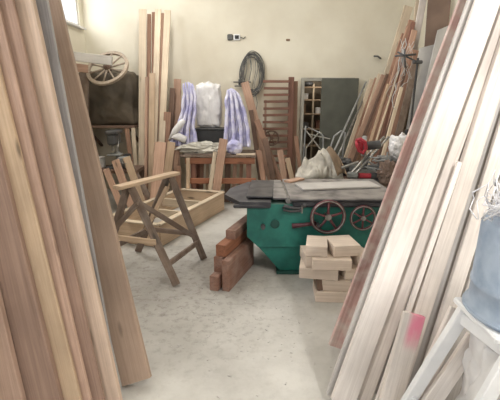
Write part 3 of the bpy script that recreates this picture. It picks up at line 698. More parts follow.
# ------------------------------------------------------------------ bench with fabrics
zt2 = .84
t = thing('workbench', 'orange brown wooden bench carrying the lilac fabric and white sack', 'bench', (-.55, 6.7, 0))
xl, xr = -1.12, .10
MB().box(((xl + xr) / 2, 6.72, zt2 - .015), (xr - xl, .72, .03)).build('bench_top', M['old_wood'], t)
board('front_rail', (xl + .08, 6.39, zt2 - .09), (xr - .02, 6.39, zt2 - .09), .10, .04, (0, 0, 1), M['orange_wood'], t)
board('lower_rail', (xl + .1, 6.39, .42), (xr, 6.39, .42), .09, .035, (0, 0, 1), M['orange_wood'], t)
for x in (-.92, -.02):
    for y in (6.42, 7.0): board('leg', (x, y, .003), (x, y, zt2 - .03), .085, .05, (1, 0, 0), M['redbrown'], t)
for (a, c, Yb, lb, m) in [
 ((206, 210, 206), (213, 217, 152), 6.3, 'thin pale board slanting across the bench front', 'pale_wood'),
 ((211, 219, 200), (219, 228, 139), 6.3, 'light brown board leaning against the bench front and rising above its top', 'mid_wood')]:
    lean('leaning_board', lb, 'board', a, c, Yb, .0, .02, M[m])
for (a, c, Yb, lb, m) in [
 ((190, 194, 200), (192, 196, 164), 6.55, 'pale upright strip behind the left bench leg', 'tan_wood'),
 ((199, 203, 200), (200, 204, 164), 6.6, 'first brown strip stored under the bench from left', 'brown_wood'),
 ((205, 208, 200), (206, 209, 164), 6.62, 'thin light strip stored under the bench left of the slanting board', 'tan_wood'),
 ((224, 230, 200), (225, 231, 164), 6.6, 'dark wide strip stored under the bench middle', 'dark_wood'),
 ((231, 235, 200), (233, 237, 164), 6.55, 'mid brown strip stored under the bench right half', 'mid_wood'),
 ((238, 242, 200), (240, 243, 164), 6.6, 'last strip stored under the bench beside the right leg', 'brown_wood')]:
    lean('stored_strip', lb, 'board', a, c, Yb, .0, .02, M[m], 'wood strips stored under the bench')
for (xa_, xb_, yy, zz, hh, m, lb) in [
 (-1.06, -.30, 6.40, zt2 + .012, .02, 'old_wood', 'thin old board lying along the left front edge of the bench top'),
 (-.22, .08, 6.40, zt2 + .012, .02, 'pale_wood', 'short pale board lying on the right front edge of the bench top')]:
    tag(board('bench_board', (xa_, yy, zz), (xb_, yy + .01, zz), .07, hh, (0, 1, 0), M[m]), lb, 'board')
# sack, black crate, crumpled cloth
c = at(210, 128, 6.85)
t = thing('black_crate', 'flat black crate on the bench under the tall white sack', 'crate', (c.x, 6.9, zt2))
MB().box((c.x, 6.9, zt2 + .19), (.50, .3, .38), bev=.02).build('crate_body', M['black'], t)
MB().box((c.x, 6.9, zt2 + .385), (.52, .32, .02), bev=.006).build('lid', M['dark_metal'], t)
b = MB().blob((c.x - .02, 6.92, zt2 + .395 + .36), (.44, .26, .74), .10, 3.2, 5, 9, .96, .55)
tag(b.build('tall_sack', M['sack'], smooth=True), 'tall crumpled white sack on the black crate between the lilac fabrics', 'sack')
def fabric(name, label, spine, w, n, seed, mat):
    """cloth folded into n upright pleats that follow a spine of (x, y, z, width)"""
    m_ = MB(); rr = random.Random(seed)
    for k in range(n):
        off = (k - (n - 1) / 2) / max(n - 1, 1); pts = []; tp = []
        ns = 22
        for i in range(ns + 1):
            f = i / ns * (len(spine) - 1); j0 = min(int(f), len(spine) - 2); u = f - j0
            a = spine[j0]; c = spine[j0 + 1]; x = a[0] + (c[0] - a[0]) * u; y = a[1] + (c[1] - a[1]) * u; z = a[2] + (c[2] - a[2]) * u; ww = a[3] + (c[3] - a[3]) * u
            wob = .02 * noise.noise(Vector((k * 2.3, i * .35, seed)))
            pts.append(Vector((x + off * ww + wob, y + .035 * ((k % 2) * 2 - 1) + wob, z - .05 * abs(off) * (i / ns))))
            tp.append((.5 + .5 * min(1, (ns - i) / 3)) * (ww / w) ** .5 * (1 + .25 * noise.noise(Vector((k, i * .5, seed + 4)))))
        m_.tube(pts, w / n * .75, 10, taper=tp)
    return tag(m_.build(name, mat, smooth=True), label, 'fabric')
za = zt2 + .06
P = lambda x, y, Y=6.68: at(x, y, Y)
def sp(lst): return [(P(x, y).x, 6.68, max(P(x, y).z, za), w_) for x, y, w_ in lst]
fabric('folded_fabric', 'lilac and white folded fabric draped upright left of the tall white sack', sp([(184, 146, .42), (184, 136, .36), (186, 125, .24), (189, 110, .20), (190, 95, .19), (188, 82, .13)]), .26, 7, 1, M['lilac'])
fabric('folded_fabric', 'lilac and white folded fabric hanging right of the tall white sack', sp([(237, 147, .40), (237, 138, .38), (237, 125, .34), (235, 108, .27), (233, 95, .20), (231, 88, .10)]), .27, 7, 8, M['lilac'])
b = MB(); a = P(170, 137, 6.6); c = P(184, 120, 6.6); e = P(186, 140, 6.6)
b.tube([a + Vector((-.02, 0, -.05)), a.lerp(c, .35), a.lerp(c, .8), c], .05, 10, taper=[.3, 1, 1.1, .7]); b.tube([a, a.lerp(e, .5) + Vector((0, 0, .03)), e], .05, 10, taper=[.4, 1.3, 1.2])
tag(b.build('fabric_tail', M['sack'], smooth=True), 'white fabric corner hanging off the left bench end below the lilac fabric', 'fabric')
c = at(203, 139, 6.52)
tag(MB().blob((c.x, 6.52, zt2 + .09), (.78, .22, .20), .35, 3.5, 5, 6, .8).build('crumpled_cloth', M['crumple'], smooth=True), 'crumpled dirty cream cloth on the front of the bench', 'cloth')
c = at(233, 139, 6.5)
tag(MB().blob((c.x + .02, 6.5, zt2 + .11), (.26, .16, .24), .2, 2.5, 4, 11, .85).build('lilac_bundle', M['lilac'], smooth=True), 'pale lilac bundle lying at the foot of the right fabric', 'bundle')
# diagonal boards right of bench
lean('brown_plank', 'tall brown plank leaning left under the wire coil', 'plank', (266, 276, 178), (241, 248, 82), 6.75, .12, .03, M['mid_wood'])
lean('brown_plank', 'shorter brown plank right of the one under the wire coil', 'plank', (276, 282, 178), (253, 260, 120), 6.6, .12, .03, M['brown_wood'])
lean('dark_plank', 'dark narrow plank beside the right lilac fabric', 'plank', (258, 263, 180), (249, 253, 110), 6.7, .12, .03, M['dark_wood'])
lean('dark_plank', 'low dark plank between bench and slatted rack', 'plank', (270, 276, 178), (262, 268, 138), 6.55, .12, .03, M['dark_wood'])

# ------------------------------------------------------------------ back wall things
# cable coil
c = at(252, 74, 7.5); b = MB(); r3 = random.Random(5)
for k in range(12):
    rr = r3.uniform(.85, 1.12); dx = r3.uniform(-.02, .02); dz = r3.uniform(-.03, .03); ph = r3.uniform(0, 6)
    pts = [Vector((c.x + dx + .19 * rr * math.cos(a) + .012 * math.sin(3 * a + ph), 7.53 + .02 * math.sin(2 * a + ph), c.z + dz + .34 * rr * math.sin(a) + .015 * math.sin(2 * a + ph))) for a in [2 * math.pi * i / 40 for i in range(40)]]
    b.tube(pts, .006, 6, True)
for k in range(5):
    xx = r3.uniform(-.12, .12); b.tube([Vector((c.x + xx + .03 * math.sin(i), 7.53, c.z + .3 - .12 * i * (1 if k % 2 else .9))) for i in range(6)], .006, 6)
b.tube([c + Vector((.05, .02, -.3)), c + Vector((.10, .02, -.5)), c + Vector((.08, .02, -.62)), c + Vector((.0, .02, -.66)), c + Vector((-.05, .02, -.6))], .006, 6)
tag(b.build('cable_coil', M['wire'], smooth=True), 'large coil of grey cable hanging on the back wall', 'cable')
c2_ = at(240, 82, 7.5)
b = MB().box((c2_.x, 7.585, c2_.z), (.06, .03, .1)).cyl((c2_.x - .12, 7.54, c2_.z), (c2_.x + .2, 7.54, c2_.z), .012, 10).cyl((c2_.x - .1, 7.54, c2_.z - .07), (c2_.x + .16, 7.54, c2_.z - .07), .01, 10).cyl((c2_.x, 7.58, c2_.z), (c2_.x, 7.53, c2_.z), .012, 8).cyl((c2_.x, 7.58, c2_.z - .07), (c2_.x, 7.53, c2_.z - .07), .012, 8)
tag(b.build('cable_hook', M['wire']), 'grey metal double hook on the wall left of the cable coil', 'hook')
# electric box
c = at(234, 37, 7.55)
t = thing('electric_socket', 'small double electric socket high on the bare back wall', 'socket', (c.x, 7.6, c.z))
MB().box((c.x + .05, 7.585, c.z), (.12, .04, .1), bev=.01).build('housing', M['white_paint'], t)
MB().box((c.x + .05, 7.562, c.z), (.07, .012, .06), bev=.004).build('socket_face', M['black'], t)
MB().box((c.x - .07, 7.58, c.z), (.10, .045, .1), bev=.015).build('junction_cover', M['wire'], t)
MB().tube([(c.x + .11, 7.58, c.z), (c.x + .17, 7.58, c.z - .02), (c.x + .2, 7.59, c.z + .01)], .008, 6).build('lead', M['wire'], t)
c = at(288, 40, 7.6); tag(MB().box((c.x, 7.592, c.z), (.07, .02, .035), bev=.008).build('metal_clip', M['cardboard']), 'tiny brown bracket on the back wall right of the socket', 'bracket')
# slatted rack
t = thing('slatted_rack', 'reddish brown slatted rack standing against the wall left of the doorway', 'rack', (.6, 7.4, 0))
xp = at(291.5, 80, 7.38)
board('post', (xp.x, 7.37, .003), (xp.x, 7.41, at(291, 77, 7.4).z), .10, .05, (1, 0, 0), M['redbrown'], t)
board('post', (xp.x + .09, 7.45, .003), (xp.x + .09, 7.47, at(291, 81, 7.4).z), .07, .04, (1, 0, 0), M['brown_wood'], t)
xs = at(264, 100, 7.38).x
for i in range(13):
    z = at(280, 81.5 + 6.75 * i, 7.38).z
    if z < .2: break
    board('slat', (xs - .02 * (i / 12) - rnd.uniform(0, .02), 7.36, z), (xp.x - .04, 7.36, z + rnd.uniform(-.008, .008)), .045, .03, (0, 0, 1), M['redbrown'], t)
board('post', (xs + .03, 7.41, .003), (xs + .03, 7.43, at(291, 100, 7.4).z), .04, .02, (1, 0, 0), M['mid_wood'], t)
c = at(271.5, 138, 7.325)
t = thing('small_wheel', 'small dark wooden wheel hung on the lower slats of the rack', 'wheel', c)
MB().torus(c, .13, .016, (0, 1, 0), 32, 8).build('rim', M['dark_wood'], t, True)
MB().cyl(c + Vector((0, -.03, 0)), c + Vector((0, .03, 0)), .035, 14).build('hub', M['dark_wood'], t)
for k in range(6):
    a = k * math.pi / 3; MB().cyl(c, c + Vector((math.cos(a) * .13, 0, math.sin(a) * .13)), .010, 6).build('spoke', M['dark_wood'], t)

# metal pipe frame before doorway
t = thing('pipe_trolley', 'light grey bent pipe handle of a trolley before the doorway', 'trolley', (1.05, 6.0, 0))
pa = at(306, 126, 6.0); pb_ = at(322, 134, 6.0); pc = at(323, 152, 6.0)
b = MB(); b.tube([pa + Vector((-.03, .0, -.75)), pa, pa.lerp(pb_, .9), pb_ + Vector((.02, 0, -.03)), pc, Vector((pc.x, 6.0, .15))], .014, 10)
b.tube([(pa.x - .03, 6.0, .6), (pc.x, 6.0, .6)], .012, 8); b.build('handle', M['grey_metal'], t, True)
MB().box((pa.x + .1, 6.0, .14), (.45, .4, .03), bev=.01).build('platform', M['dark_metal'], t)
for sx in (-.1, .3):
    for sy in (-.14, .14): MB().cyl((pa.x + sx - .012, 6.0 + sy, .06), (pa.x + sx + .012, 6.0 + sy, .06), .055, 18).build('wheel', M['black'], t)
o = MB().cyl(at(302, 128, 7.3), Vector((at(302, 128, 7.3).x - .02, 7.3, .02)), .02, 10).build('pole', M['door_paint']); tag(o, 'thin white pole standing beside the doorway frame', 'pole')

# ------------------------------------------------------------------ side bench at the right rear with bags and saw
bz = .68
t = thing('side_bench', 'dark cluttered bench behind the green machine', 'bench', (1.6, 5.45, 0))
MB().box((1.62, 5.4, bz - .02), (1.75, .8, .04)).build('bench_top', M['dark_wood'], t)
for x in (.82, 2.4):
    for y in (5.08, 5.72): board('leg', (x, y, .003), (x, y, bz - .04), .07, .07, (1, 0, 0), M['dark_wood'], t)
def dome(name, label, cat, px0, px1, pyt, Y, z0, dep, mat, amp=.2, fr=2.5, seed=1, boxy=.3):
    a = at(px0, pyt, Y); c = at(px1, pyt, Y); w = c.x - a.x; h = (a.z - z0)
    o = MB().blob(((a.x + c.x) / 2, Y, z0 + h * .47), (w, dep, h * 1.06), amp, fr, 5, seed, .88, boxy).build(name, M[mat], smooth=True)
    return tag(o, label, cat)
b = MB(); g = []; nu, nv = 60, 30; prof = [(0, .03), (.1, .13), (.22, .25), (.38, .28), (.55, .34), (.75, .35), (.9, .26), (1, .04)]
def pf(u):
    for (a, c), (e, f) in zip(prof, prof[1:]):
        if u <= e: w_ = (u - a) / (e - a); w_ = w_ * w_ * (3 - 2 * w_); return c + (f - c) * w_
    return .02
xa_ = at(298, 178, 5.2).x; xb_ = at(342, 178, 5.2).x
for j in range(nv + 1):
    v = j / nv; row = []
    for i in range(nu + 1):
        u = i / nu; h = pf(u) * math.sin(math.pi * min(.5 + .0, .08 + v * .75)) ** .8 * (1 if v < .7 else 1 - (v - .7) * 1.2)
        r_ = abs(noise.noise(Vector((u * 4 + v * 2, v * 3 - u * 3, 7)))) ; r2_ = abs(noise.noise(Vector((u * 9, v * 5 + u * 6, 3))))
        h = max(.006, h * (1 + .0) + (.16 * (r_ - .2) + .10 * (r2_ - .2)) * min(1, h * 6))
        row.append(b.bm.verts.new((xa_ + (xb_ - xa_) * u + .02 * math.sin(9 * v), 5.08 + .5 * v + .02 * math.sin(12 * u), bz + h)))
    g.append(row)
for j in range(nv):
    for i in range(nu): b.bm.faces.new((g[j][i], g[j][i + 1], g[j + 1][i + 1], g[j + 1][i]))
n0 = [b.bm.verts.new((v.co.x, v.co.y, bz + .002)) for v in g[0] + [r_[-1] for r_ in g[1:]] + g[-1][::-1][1:] + [r_[0] for r_ in g[1:-1]][::-1]]
ring = g[0] + [r_[-1] for r_ in g[1:]] + g[-1][::-1][1:] + [r_[0] for r_ in g[1:-1]][::-1]
for i in range(len(ring)): b.bm.faces.new((ring[i], n0[i], n0[(i + 1) % len(ring)], ring[(i + 1) % len(ring)]))
b.bm.faces.new(n0)
tag(b.build('dusty_sheet', M['plaster_bag'], smooth=True), 'large dusty grey white sheet heaped on the bench behind the machine', 'sheet')
# tan cloth draped: hood shape
b = MB(); pts = []
g = []
for j in range(13):
    v = j / 12; row = []
    for i in range(15):
        u = i / 14; a = math.pi * (.05 + .55 * v)
        px = 329 + 12 * v + 5 * u - 3; py = 150 + 26 * v ** 1.4 - 3 * math.sin(math.pi * u)
        p = at(px + 4 * u, py, 5.02 - .05 * math.sin(5 * u + 2 * v)); p.y += .18 * (1 - v) * u
        row.append(b.bm.verts.new(p))
    g.append(row)
for j in range(12):
    for i in range(14): b.bm.faces.new((g[j][i], g[j][i + 1], g[j + 1][i + 1], g[j + 1][i]))
o = b.build('tan_cloth', M['tan_cloth'], smooth=True); md = o.modifiers.new('thick', 'SOLIDIFY'); md.thickness = .012
tag(o, 'tan cloth flap hanging over the right side of the dusty sheet', 'cloth')
dome('dark_bundle', 'dark bundle between the dusty sheet and the red handled saw', 'bundle', 327, 352, 158, 5.6, bz, .3, 'dark_metal', .25, 3, 5)
# metal tubes by the boards
for i, (x0, yb, x1, yt, m, lb) in enumerate([
 (332, 156, 366, 82, 'grey_metal', 'thin grey tube leaning left of all the brown boards'),
 (337, 158, 371, 82, 'steel', 'second shiny tube leaning beside the brown boards')]):
    a = at(x0, yb, 6.1); c = at(x1, yt, 6.9); dv = (c - a).normalized(); a0 = a - dv * ((a.z - .01) / dv.z)
    tag(MB().cyl(a0, c, .016, 10).build('metal_tube', M[m], smooth=True), lb, 'tube')
b = MB(); a = at(329, 152, 6.0); c = at(341, 131, 6.0)
b.tube([Vector((a.x - .05, 6.0, .02)), a, a.lerp(c, .6) + Vector((-.03, 0, .05)), c, c + Vector((.06, 0, -.02)), Vector((c.x + .02, 6.0, .4))], .014, 10)
tag(b.build('bent_tube', M['grey_metal'], smooth=True), 'bent grey metal tube arch right of the doorway', 'tube')

# ------------------------------------------------------------------ boards against the right wall
G = 'boards leaning against the right wall'
rows = [  # bottom (x0,x1,y) top (x0,x1,y) Yb k t mat label
 ((343, 347, 160), (370, 374, 79), 6.5, .10, 'pale_wood', 'leftmost thin pale lath of the boards at the right wall'),
 ((347, 351, 160), (375, 379, 78), 6.48, .10, 'brown_wood', 'thin brown lath beside the leftmost pale lath at the right wall'),
 ((350, 354, 160), (378, 383, 74), 6.44, .10, 'pale_wood', 'second thin pale lath of the right wall boards'),
 ((345, 357, 165), (381, 393, 76), 6.3, .10, 'mid_wood', 'wide brown board with square top below the tall pale board'),
 ((357, 365, 166), (404, 414, 6), 6.5, .12, 'pale_wood', 'tall pale cream board reaching the top of the picture at the right wall'),
 ((358, 366, 166), (402, 409, 34), 6.25, .10, 'brown_wood', 'first tall brown board right of the pale cream board'),
 ((366, 371, 160), (407, 411, 26), 6.2, .10, 'mid_wood', 'second tall slim brown board right of the pale cream board'),
 ((371, 377, 158), (409, 415, 20), 6.15, .10, 'brown_wood', 'third tall brown board right of the pale cream board'),
 ((376, 380, 156), (412, 416, 22), 6.1, .10, 'redbrown', 'narrow dark red brown board among the tall brown ones'),
 ((380, 386, 154), (412, 418, 30), 6.05, .10, 'mid_wood', 'fourth tall brown board close to the hanging clamps'),
 ((383, 386, 150), (400, 404, 87), 5.8, .08, 'pale_wood', 'short bright pale lath in front of the tall brown boards'),
 ((386, 394, 152), (412, 419, 50), 6.0, .10, 'brown_wood', 'rightmost brown board behind the short bright lath'),
 ((392, 399, 148), (413, 420, 62), 5.9, .08, 'old_wood', 'weathered board behind the black rod clamp'),
 ((402, 409, 130), (417, 425, -12), 6.3, .10, 'pale_wood', 'pale board reaching the top edge left of the brown panel'),
 ((396, 402, 130), (421, 429, -8), 6.2, .10, 'white_wood2', 'whitish board reaching the top edge beside the brown panel')]
for (bt, tp, Yb, k, m, lb) in rows:
    lean('leaning_board', lb, 'board', bt, tp, Yb, k, .03, M[m], G)
for (bt, tp, Yb, k, m, lb) in [
 ((352, 355, 163), (386, 389, 74), 6.24, .10, 'dark_wood', 'dark thin strip lying over the wide square topped board'),
 ((370, 372, 158), (398, 400, 70), 6.08, .10, 'pale_wood', 'very thin pale strip before the tall brown boards'),
 ((378, 381, 156), (406, 409, 66), 6.0, .10, 'dark_wood', 'very thin dark strip before the tall brown boards'),
 ((361, 364, 166), (387, 390, 84), 6.16, .10, 'tan_wood', 'thin tan strip ending beside the square topped board')]:
    lean('thin_strip', lb, 'board', bt, tp, Yb, k, .015, M[m], G)
def panel(name, label, quad, Y, k, t_, mat):
    pts = [atp(x, y, Y, k) for x, y in quad]; n = (pts[1] - pts[0]).cross(pts[2] - pts[0]).normalized()
    if n.y < 0: n = -n
    b = MB(); va = [b.bm.verts.new(p) for p in pts]; vb = [b.bm.verts.new(p + n * t_) for p in pts]; m = len(pts)
    b.bm.faces.new(va); b.bm.faces.new(vb[::-1])
    for i in range(m): b.bm.faces.new((va[i], vb[i], vb[(i + 1) % m], va[(i + 1) % m]))
    return tag(b.build(name, mat), label, 'panel')
def foot(x, y, x2, y2, Y, k):
    """pixel where the edge (x,y)-(x2,y2) reaches the floor on the plane"""
    a = atp(x, y, Y, k); c = atp(x2, y2, Y, k); p = c + (a - c) * ((c.z - .003) / (c.z - a.z)); d = p - Vector((0, 0, H))
    zc = d.y * math.cos(TH) - d.z * math.sin(TH); return (250 + F * d.x / zc, 200 + F * (-d.z * math.cos(TH) - d.y * math.sin(TH)) / zc)
for nm, lb, (l1, l2), (r1, r2), Y, k, t_, m in [
 ('light_sheet', 'large light grey panel leaning behind the red plank', ((413, 140), (438, 30)), ((442, 140), (462, 20)), 5.86, .05, .02, 'panel_grey'),
 ('light_sheet', 'second light grey panel behind and left of the large one', ((405, 140), (420, 48)), ((425, 140), (444, 42)), 5.99, .05, .02, 'panel_grey'),
 ('brown_sheet', 'dark grey brown panel at the top edge behind the light panels', ((418, 140), (429, -10)), ((438, 140), (452, -10)), 6.1, .08, .02, 'panel_brown')]:
    q0 = foot(*l1, *l2, Y, k); q1 = foot(*r1, *r2, Y, k)
    panel(nm, lb, [q0, q1, r2, l2], Y, k, t_, M[m])
# bar clamp
a = at(410, 132, 5.03); c = at(418, 58, 5.03); dv = (c - a).normalized(); a0 = a - dv * ((a.z - bz - .012) / dv.z)
t = thing('bar_clamp', 'long black bar clamp standing before the light grey panels', 'clamp', a0)
MB().cyl(a0, c, .013, 10).build('bar', M['black'], t)
MB().box(a, (.12, .05, .07), bev=.01).build('jaw', M['black'], t)
MB().box(a0.lerp(c, .97), (.12, .03, .04), bev=.01).build('head', M['dark_metal'], t)
MB().cyl(a + Vector((.05, -.02, -.02)), a + Vector((.05, -.16, -.02)), .010, 8).build('screw', M['steel'], t)
a = at(427, 131, 5.05); c = at(432, 100, 5.05); dv = (c - a).normalized(); a0 = a - dv * ((a.z - bz - .012) / dv.z)
t = thing('bar_clamp', 'short dark bar clamp right of the long black one', 'clamp', a0)
MB().cyl(a0, c, .009, 8).build('bar', M['dark_metal'], t)
MB().box(a, (.09, .05, .08), bev=.01).build('jaw', M['black'], t)
# strings hanging over the boards
b = MB(); r4 = random.Random(9)
for k in range(16):
    x = r4.uniform(398, 421); y = r4.uniform(38, 60); Y = 5.75; pts = []
    n = r4.randint(5, 12)
    for i in range(n):
        pts.append(at(x, y, Y + .03 * math.sin(i * 2))); x += r4.uniform(-4, 3.2); y += r4.uniform(1, 9)
    b.tube(pts, r4.choice([.003, .004, .006]), 6)
tag(b.build('tangled_straps', M['panel_grey'], smooth=True), 'tangled pale straps and cords hanging over the brown boards', 'straps')
t_ = at(404, 56, 5.7)
b = MB().cyl(t_ + Vector((-.12, 0, -.0)), t_ + Vector((.16, 0, .02)), .014, 8).cyl(t_ + Vector((-.09, 0, .05)), t_ + Vector((.15, 0, -.06)), .012, 8).cyl(t_ + Vector((0, 0, .09)), t_ + Vector((.03, 0, -.15)), .012, 8)
tag(b.build('metal_bracket', M['dark_metal'], smooth=True), 'dark metal bracket cross among the tangled straps', 'bracket')
c = at(377, 56, 7.5); c.y = 7.52
b = MB().tube([c + Vector((-.05, 0, 0)), c + Vector((.02, 0, .0)), c + Vector((.06, .0, -.03)), c + Vector((.1, .09, -.03))], .016, 8); tag(b.build('water_tap', M['wire'], smooth=True), 'small dark tap on the back wall beside the tall boards', 'tap')

# ------------------------------------------------------------------ mitre saw and other tools on the side bench
c = at(366, 168, 5.25); X = c.x
t = thing('mitre_saw', 'grey sliding mitre saw with red handle on the rear bench', 'saw', (X, 5.3, bz))
MB().box((X, 5.3, bz + .04), (.42, .26, .07), bev=.02).build('base', M['grey_metal'], t)
MB().lathe([(.15, 0), (.16, .01), (.16, .03), (.15, .035)], (X, 5.26, bz + .075), seg=32).build('turntable', M['steel'], t)
MB().box((X - .12, 5.33, bz + .14), (.16, .02, .08)).box((X + .12, 5.33, bz + .14), (.16, .02, .08)).build('fence', M['grey_metal'], t)
a = at(348, 177, 5.0); e = at(384, 137, 5.45)
for dx in (0, .06):
    MB().cyl(a + Vector((dx, 0, 0)), e + Vector((dx, 0, 0)), .017, 12).build('slide_rail', M['steel'], t)
MB().box(a.lerp(e, .05) + Vector((.03, 0, 0)), (.14, .06, .07), bev=.015).build('rail_end', M['grey_metal'], t)
g = at(364, 146, 5.15)
MB().lathe([(.02, -.03), (.12, -.03), (.13, -.02), (.13, .02), (.12, .03), (.02, .03)], g, (1, -.3, 0), 36).build('blade_guard', M['grey_metal'], t, True)
MB().cyl(g + Vector((.02, 0, 0)), g + Vector((.2, 0, .02)), .055, 20).build('motor', M['dark_metal'], t)
hp = at(361, 146, 5.0)
MB().tube([hp + Vector((-.06, 0, .07)), hp + Vector((-.02, -.03, .09)), hp + Vector((.04, -.03, .05)), hp + Vector((.06, -.02, -.03)), hp + Vector((.03, 0, -.09)), hp + Vector((-.02, 0, -.06)), hp + Vector((-.05, -.01, .0)), hp + Vector((-.06, 0, .07))], .022, 10).box(hp + Vector((.0, .02, 0)), (.07, .03, .12), bev=.012).build('handle', M['red_plastic'], t, True)
MB().cyl(Vector((X + .02, 5.42, bz + .07)), Vector((X + .06, 5.45, bz + .3)), .04, 14).build('pivot_arm', M['dark_metal'], t)
# red angle grinder
c = at(374, 178, 4.85); c.z = max(c.z, bz + .05)
t = thing('angle_grinder', 'red and black angle grinder lying behind the machine table', 'grinder', (c.x, 5.07, bz))
zc = bz + .075
c = at(372, 176, 5.05); zc = c.z
MB().cyl((c.x - .17, 5.05, zc + .005), (c.x - .02, 5.05, zc), .036, 18, .034).build('rear_grip', M['red_plastic'], t)
MB().cyl((c.x - .02, 5.05, zc), (c.x + .12, 5.05, zc - .005), .045, 18).build('motor_housing', M['dark_metal'], t)
MB().cyl((c.x + .12, 5.05, zc - .005), (c.x + .24, 5.05, zc - .01), .04, 18, .03).build('gear_head', M['red_plastic'], t)
MB().cyl((c.x + .05, 5.05, zc + .03), (c.x + .05, 5.06, zc + .16), .014, 12).build('side_handle', M['steel'], t)
MB().box((c.x + .03, 5.06, (bz + zc - .045) / 2), (.22, .12, max(zc - .045 - bz, .02)), bev=.01).build('stand', M['dark_metal'], t)
dome('plastic_bag', 'small white plastic bag standing right of the mitre saw', 'bag', 391, 411, 135, 5.1, .98, .2, 'sack', .25, 2.5, 14)
c = at(400, 160, 5.1)
t = thing('tool_chest', 'dark chest under the white plastic bag at the rear right', 'chest', (c.x + .02, 5.2, bz))
MB().box((c.x + .05, 5.22, bz + .14), (.5, .34, .27), bev=.02).build('chest_body', M['dark_metal'], t)
MB().box((c.x + .05, 5.22, bz + .285), (.52, .36, .03), bev=.01).build('lid', M['grey_metal'], t)
b = MB(); r5 = random.Random(12)
for k in range(16):
    p = at(r5.uniform(372, 408), r5.uniform(152, 172), 5.0 + r5.uniform(-.04, .04)); dv = Vector((r5.uniform(-1, 1), r5.uniform(-.2, .2), r5.uniform(-.5, .6))).normalized() * r5.uniform(.05, .13)
    b.cyl(p - dv, p + dv, r5.uniform(.006, .014), 8)
tag(b.build('tool_scraps', M['grey_metal']), 'heap of grey scrap rods and tool pieces before the dark chest', 'scraps', kind='stuff')
dome('clutter_bundle', 'small brown rag bundle beneath the white plastic bag', 'rag', 380, 397, 161, 4.98, bz, .16, 'panel_brown', .3, 3, 17)
o = MB().blob(at(440, 82, 3.2), (.10, .06, .2), .3, 3, 3, 4).build('blue_rag', M['blue'], smooth=True) if False else None

# more odds and ends
for (a, c, Yb, k, t_, m, lb) in [
 ((283, 290, 190), (277, 283, 150), 6.35, .1, .025, 'mid_wood', 'short brown board leaning under the small dark wheel'),
 ((292, 297, 190), (285, 290, 158), 6.3, .1, .025, 'tan_wood', 'tan strip leaning beside the board under the small wheel'),
 ((262, 268, 190), (256, 261, 150), 6.4, .1, .025, 'brown_wood', 'brown strip leaning behind the black machine table'),
 ((298, 302, 170), (294, 298, 136), 6.9, .1, .02, 'brown_wood', 'brown strip standing at the foot of the doorway frame')]:
    lean('short_strip', lb, 'board', a, c, Yb, k, t_, M[m])
for (px, py, Y, sx, sy, sz, m, nm, cat, lb) in [
 (100, 158, 6.4, .16, .2, .16, 'panel_grey', 'paint_tin', 'tin', 'pale grey tin left of the drill press under the corner shelf'),
 (126, 158, 6.42, .1, .14, .2, 'black', 'tool_case', 'case', 'small black case on the low bench behind the vice')]:
    x = at(px, py, Y).x
    if nm == 'paint_tin': o = MB().lathe([(.075, 0), (.08, .005), (.078, .01), (.078, .15), (.082, .155), (.08, .165), (.06, .16)], (x, Y, .646), seg=28).build(nm, M[m], smooth=False)
    else: o = MB().box((x, Y + .08, .646 + sz / 2), (sx, sy, sz), bev=.015).build(nm, M[m])
    tag(o, lb, cat)
# stuff stored on shelves behind the doorway gap and at its foot
t = thing('bent_rod_frame', 'thin white crossed rods standing inside the doorway gap', 'frame', (1.1, 7.3, 0))
for a, c in (((304, 128), (321, 150)), ((306, 148), (320, 131)), ((308, 134), (330, 139))):
    MB().cyl(at(*a, 7.3), at(*c, 7.25), .012, 8).build('rod', M['door_paint'], t)
MB().cyl(Vector((at(306, 148, 7.3).x, 7.3, .003)), at(306, 148, 7.3), .012, 8).build('rod', M['door_paint'], t)
for (px, py, Y, r_, L_, an, m, nm, cat, lb) in [
 (350, 165, 4.98, .03, .22, 20, 'steel', 'metal_bar', 'bar', 'short shiny bar lying before the mitre saw'),
 (386, 168, 4.96, .022, .26, 60, 'dark_metal', 'metal_bar', 'bar', 'dark bar tilted in the scrap right of the mitre saw')]:
    c = at(px, py, Y); dv = Vector((math.cos(R(an)), 0, math.sin(R(an)))) * L_ / 2; MBo = MB().cyl(c - dv, c + dv, r_ * .6, 10).build(nm, M[m]); tag(MBo, lb, cat)
# sawdust chips on the floor
b = MB(); r6 = random.Random(21)
for k in range(260):
    x = r6.gauss(-.15, .55); y = r6.gauss(3.0, .55)
    if y > 3.6 and x > -.1: continue
    s_ = r6.uniform(.003, .010); b.box((x, y, s_ * .25), (s_ * r6.uniform(1, 3), s_, s_ * .5), rot=(0, 0, r6.uniform(0, 3)), bev=0)
tag(b.build('wood_chips', M['whitegrey']), 'scattered wood chips on the concrete floor before the machine', 'chips', kind='stuff')

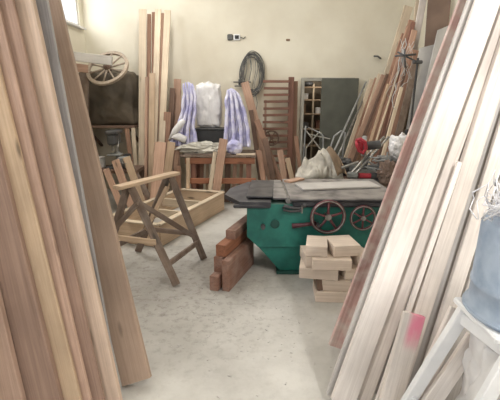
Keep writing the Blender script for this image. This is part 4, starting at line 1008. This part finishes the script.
# ------------------------------------------------------------------ light
for i, (x, y) in enumerate([(-1.2, 5.6), (1.4, 5.0), (-1.2, 1.2), (1.75, .8)]):  # unseen lamps added to fill the room with light
    ZL = ZC if i < 3 else 3.25  # front right lamp hung lower to brighten the right planks
    t = thing('fill_lamp', 'long unseen fill lamp added under the ceiling, %s' % ['back left', 'back right', 'front left', 'front right'][i], 'lamp', (x, y, ZL - .06), 'added fill lamps')
    if i == 3:
        for yy in (y - .5, y + .5): MB().cyl((x, yy, ZL), (x, yy, ZC), .008, 8).build('hanging_rod', M['steel'], t)
    MB().box((x, y, ZL - .03), (.2, 1.3, .05)).build('housing', M['white_paint'], t)
    l = bpy.data.lights.new('tube', 'AREA'); l.shape = 'RECTANGLE'; l.size = .18; l.size_y = 1.25; l.energy = [34, 20, 0.5, 54][i]; l.color = (1, .97, .92)
    lo = bpy.data.objects.new('fill_light', l); COL.objects.link(lo); lo.location = (0, 0, -.05); lo.parent = t
t = thing('fill_bulb', 'bare bulb added to brighten the store room behind the doorway', 'lamp', (1.5, 8.0, 2.3))  # invented bulb, lifts the dark doorway gap
MB().cyl((1.5, 8.0, 2.36), (1.5, 8.0, 2.585), .006, 8).build('cord', M['black'], t)
mb_ = bpy.data.materials.new('fill_bulb_glow'); mb_.use_nodes = True; mb_.node_tree.nodes['Principled BSDF'].inputs['Emission Color'].default_value = (1, .85, .65, 1); mb_.node_tree.nodes['Principled BSDF'].inputs['Emission Strength'].default_value = 5
MB().lathe([(.012, .07), (.03, .03), (.03, 0), (.01, -.02)], (1.5, 8.0, 2.3), seg=16).build('bulb', mb_, t, True)
l = bpy.data.lights.new('fill_bulb_light', 'POINT'); l.energy = 6; l.color = (1, .93, .84); l.shadow_soft_size = .04
lo = bpy.data.objects.new('fill_bulb_light', l); COL.objects.link(lo); lo.location = (0, 0, -.08); lo.parent = t
for i, (a, c) in enumerate(wins):      # area lamps for window daylight, the two added windows included
    l = bpy.data.lights.new('window_daylight', 'AREA'); l.shape = 'RECTANGLE'; l.size = wz1 - wz0 - .1; l.size_y = c - a - .1; l.energy = [30, 80, 90][i]; l.color = (.97, .98, 1)
    lo = bpy.data.objects.new('window_daylight', l); COL.objects.link(lo); lo.location = (XL - .25, (a + c) / 2, (wz0 + wz1) / 2); lo.rotation_euler = (0, R(-90), 0)
w = bpy.data.worlds.new('sky'); scene.world = w; w.use_nodes = True; nt = w.node_tree
bg = nt.nodes['Background']; bg.inputs[0].default_value = (.93, .96, 1, 1); bg.inputs[1].default_value = 1.0
scene.view_settings.view_transform = 'Standard'; scene.view_settings.look = 'None'; scene.view_settings.gamma = 1; scene.view_settings.exposure = 0.45
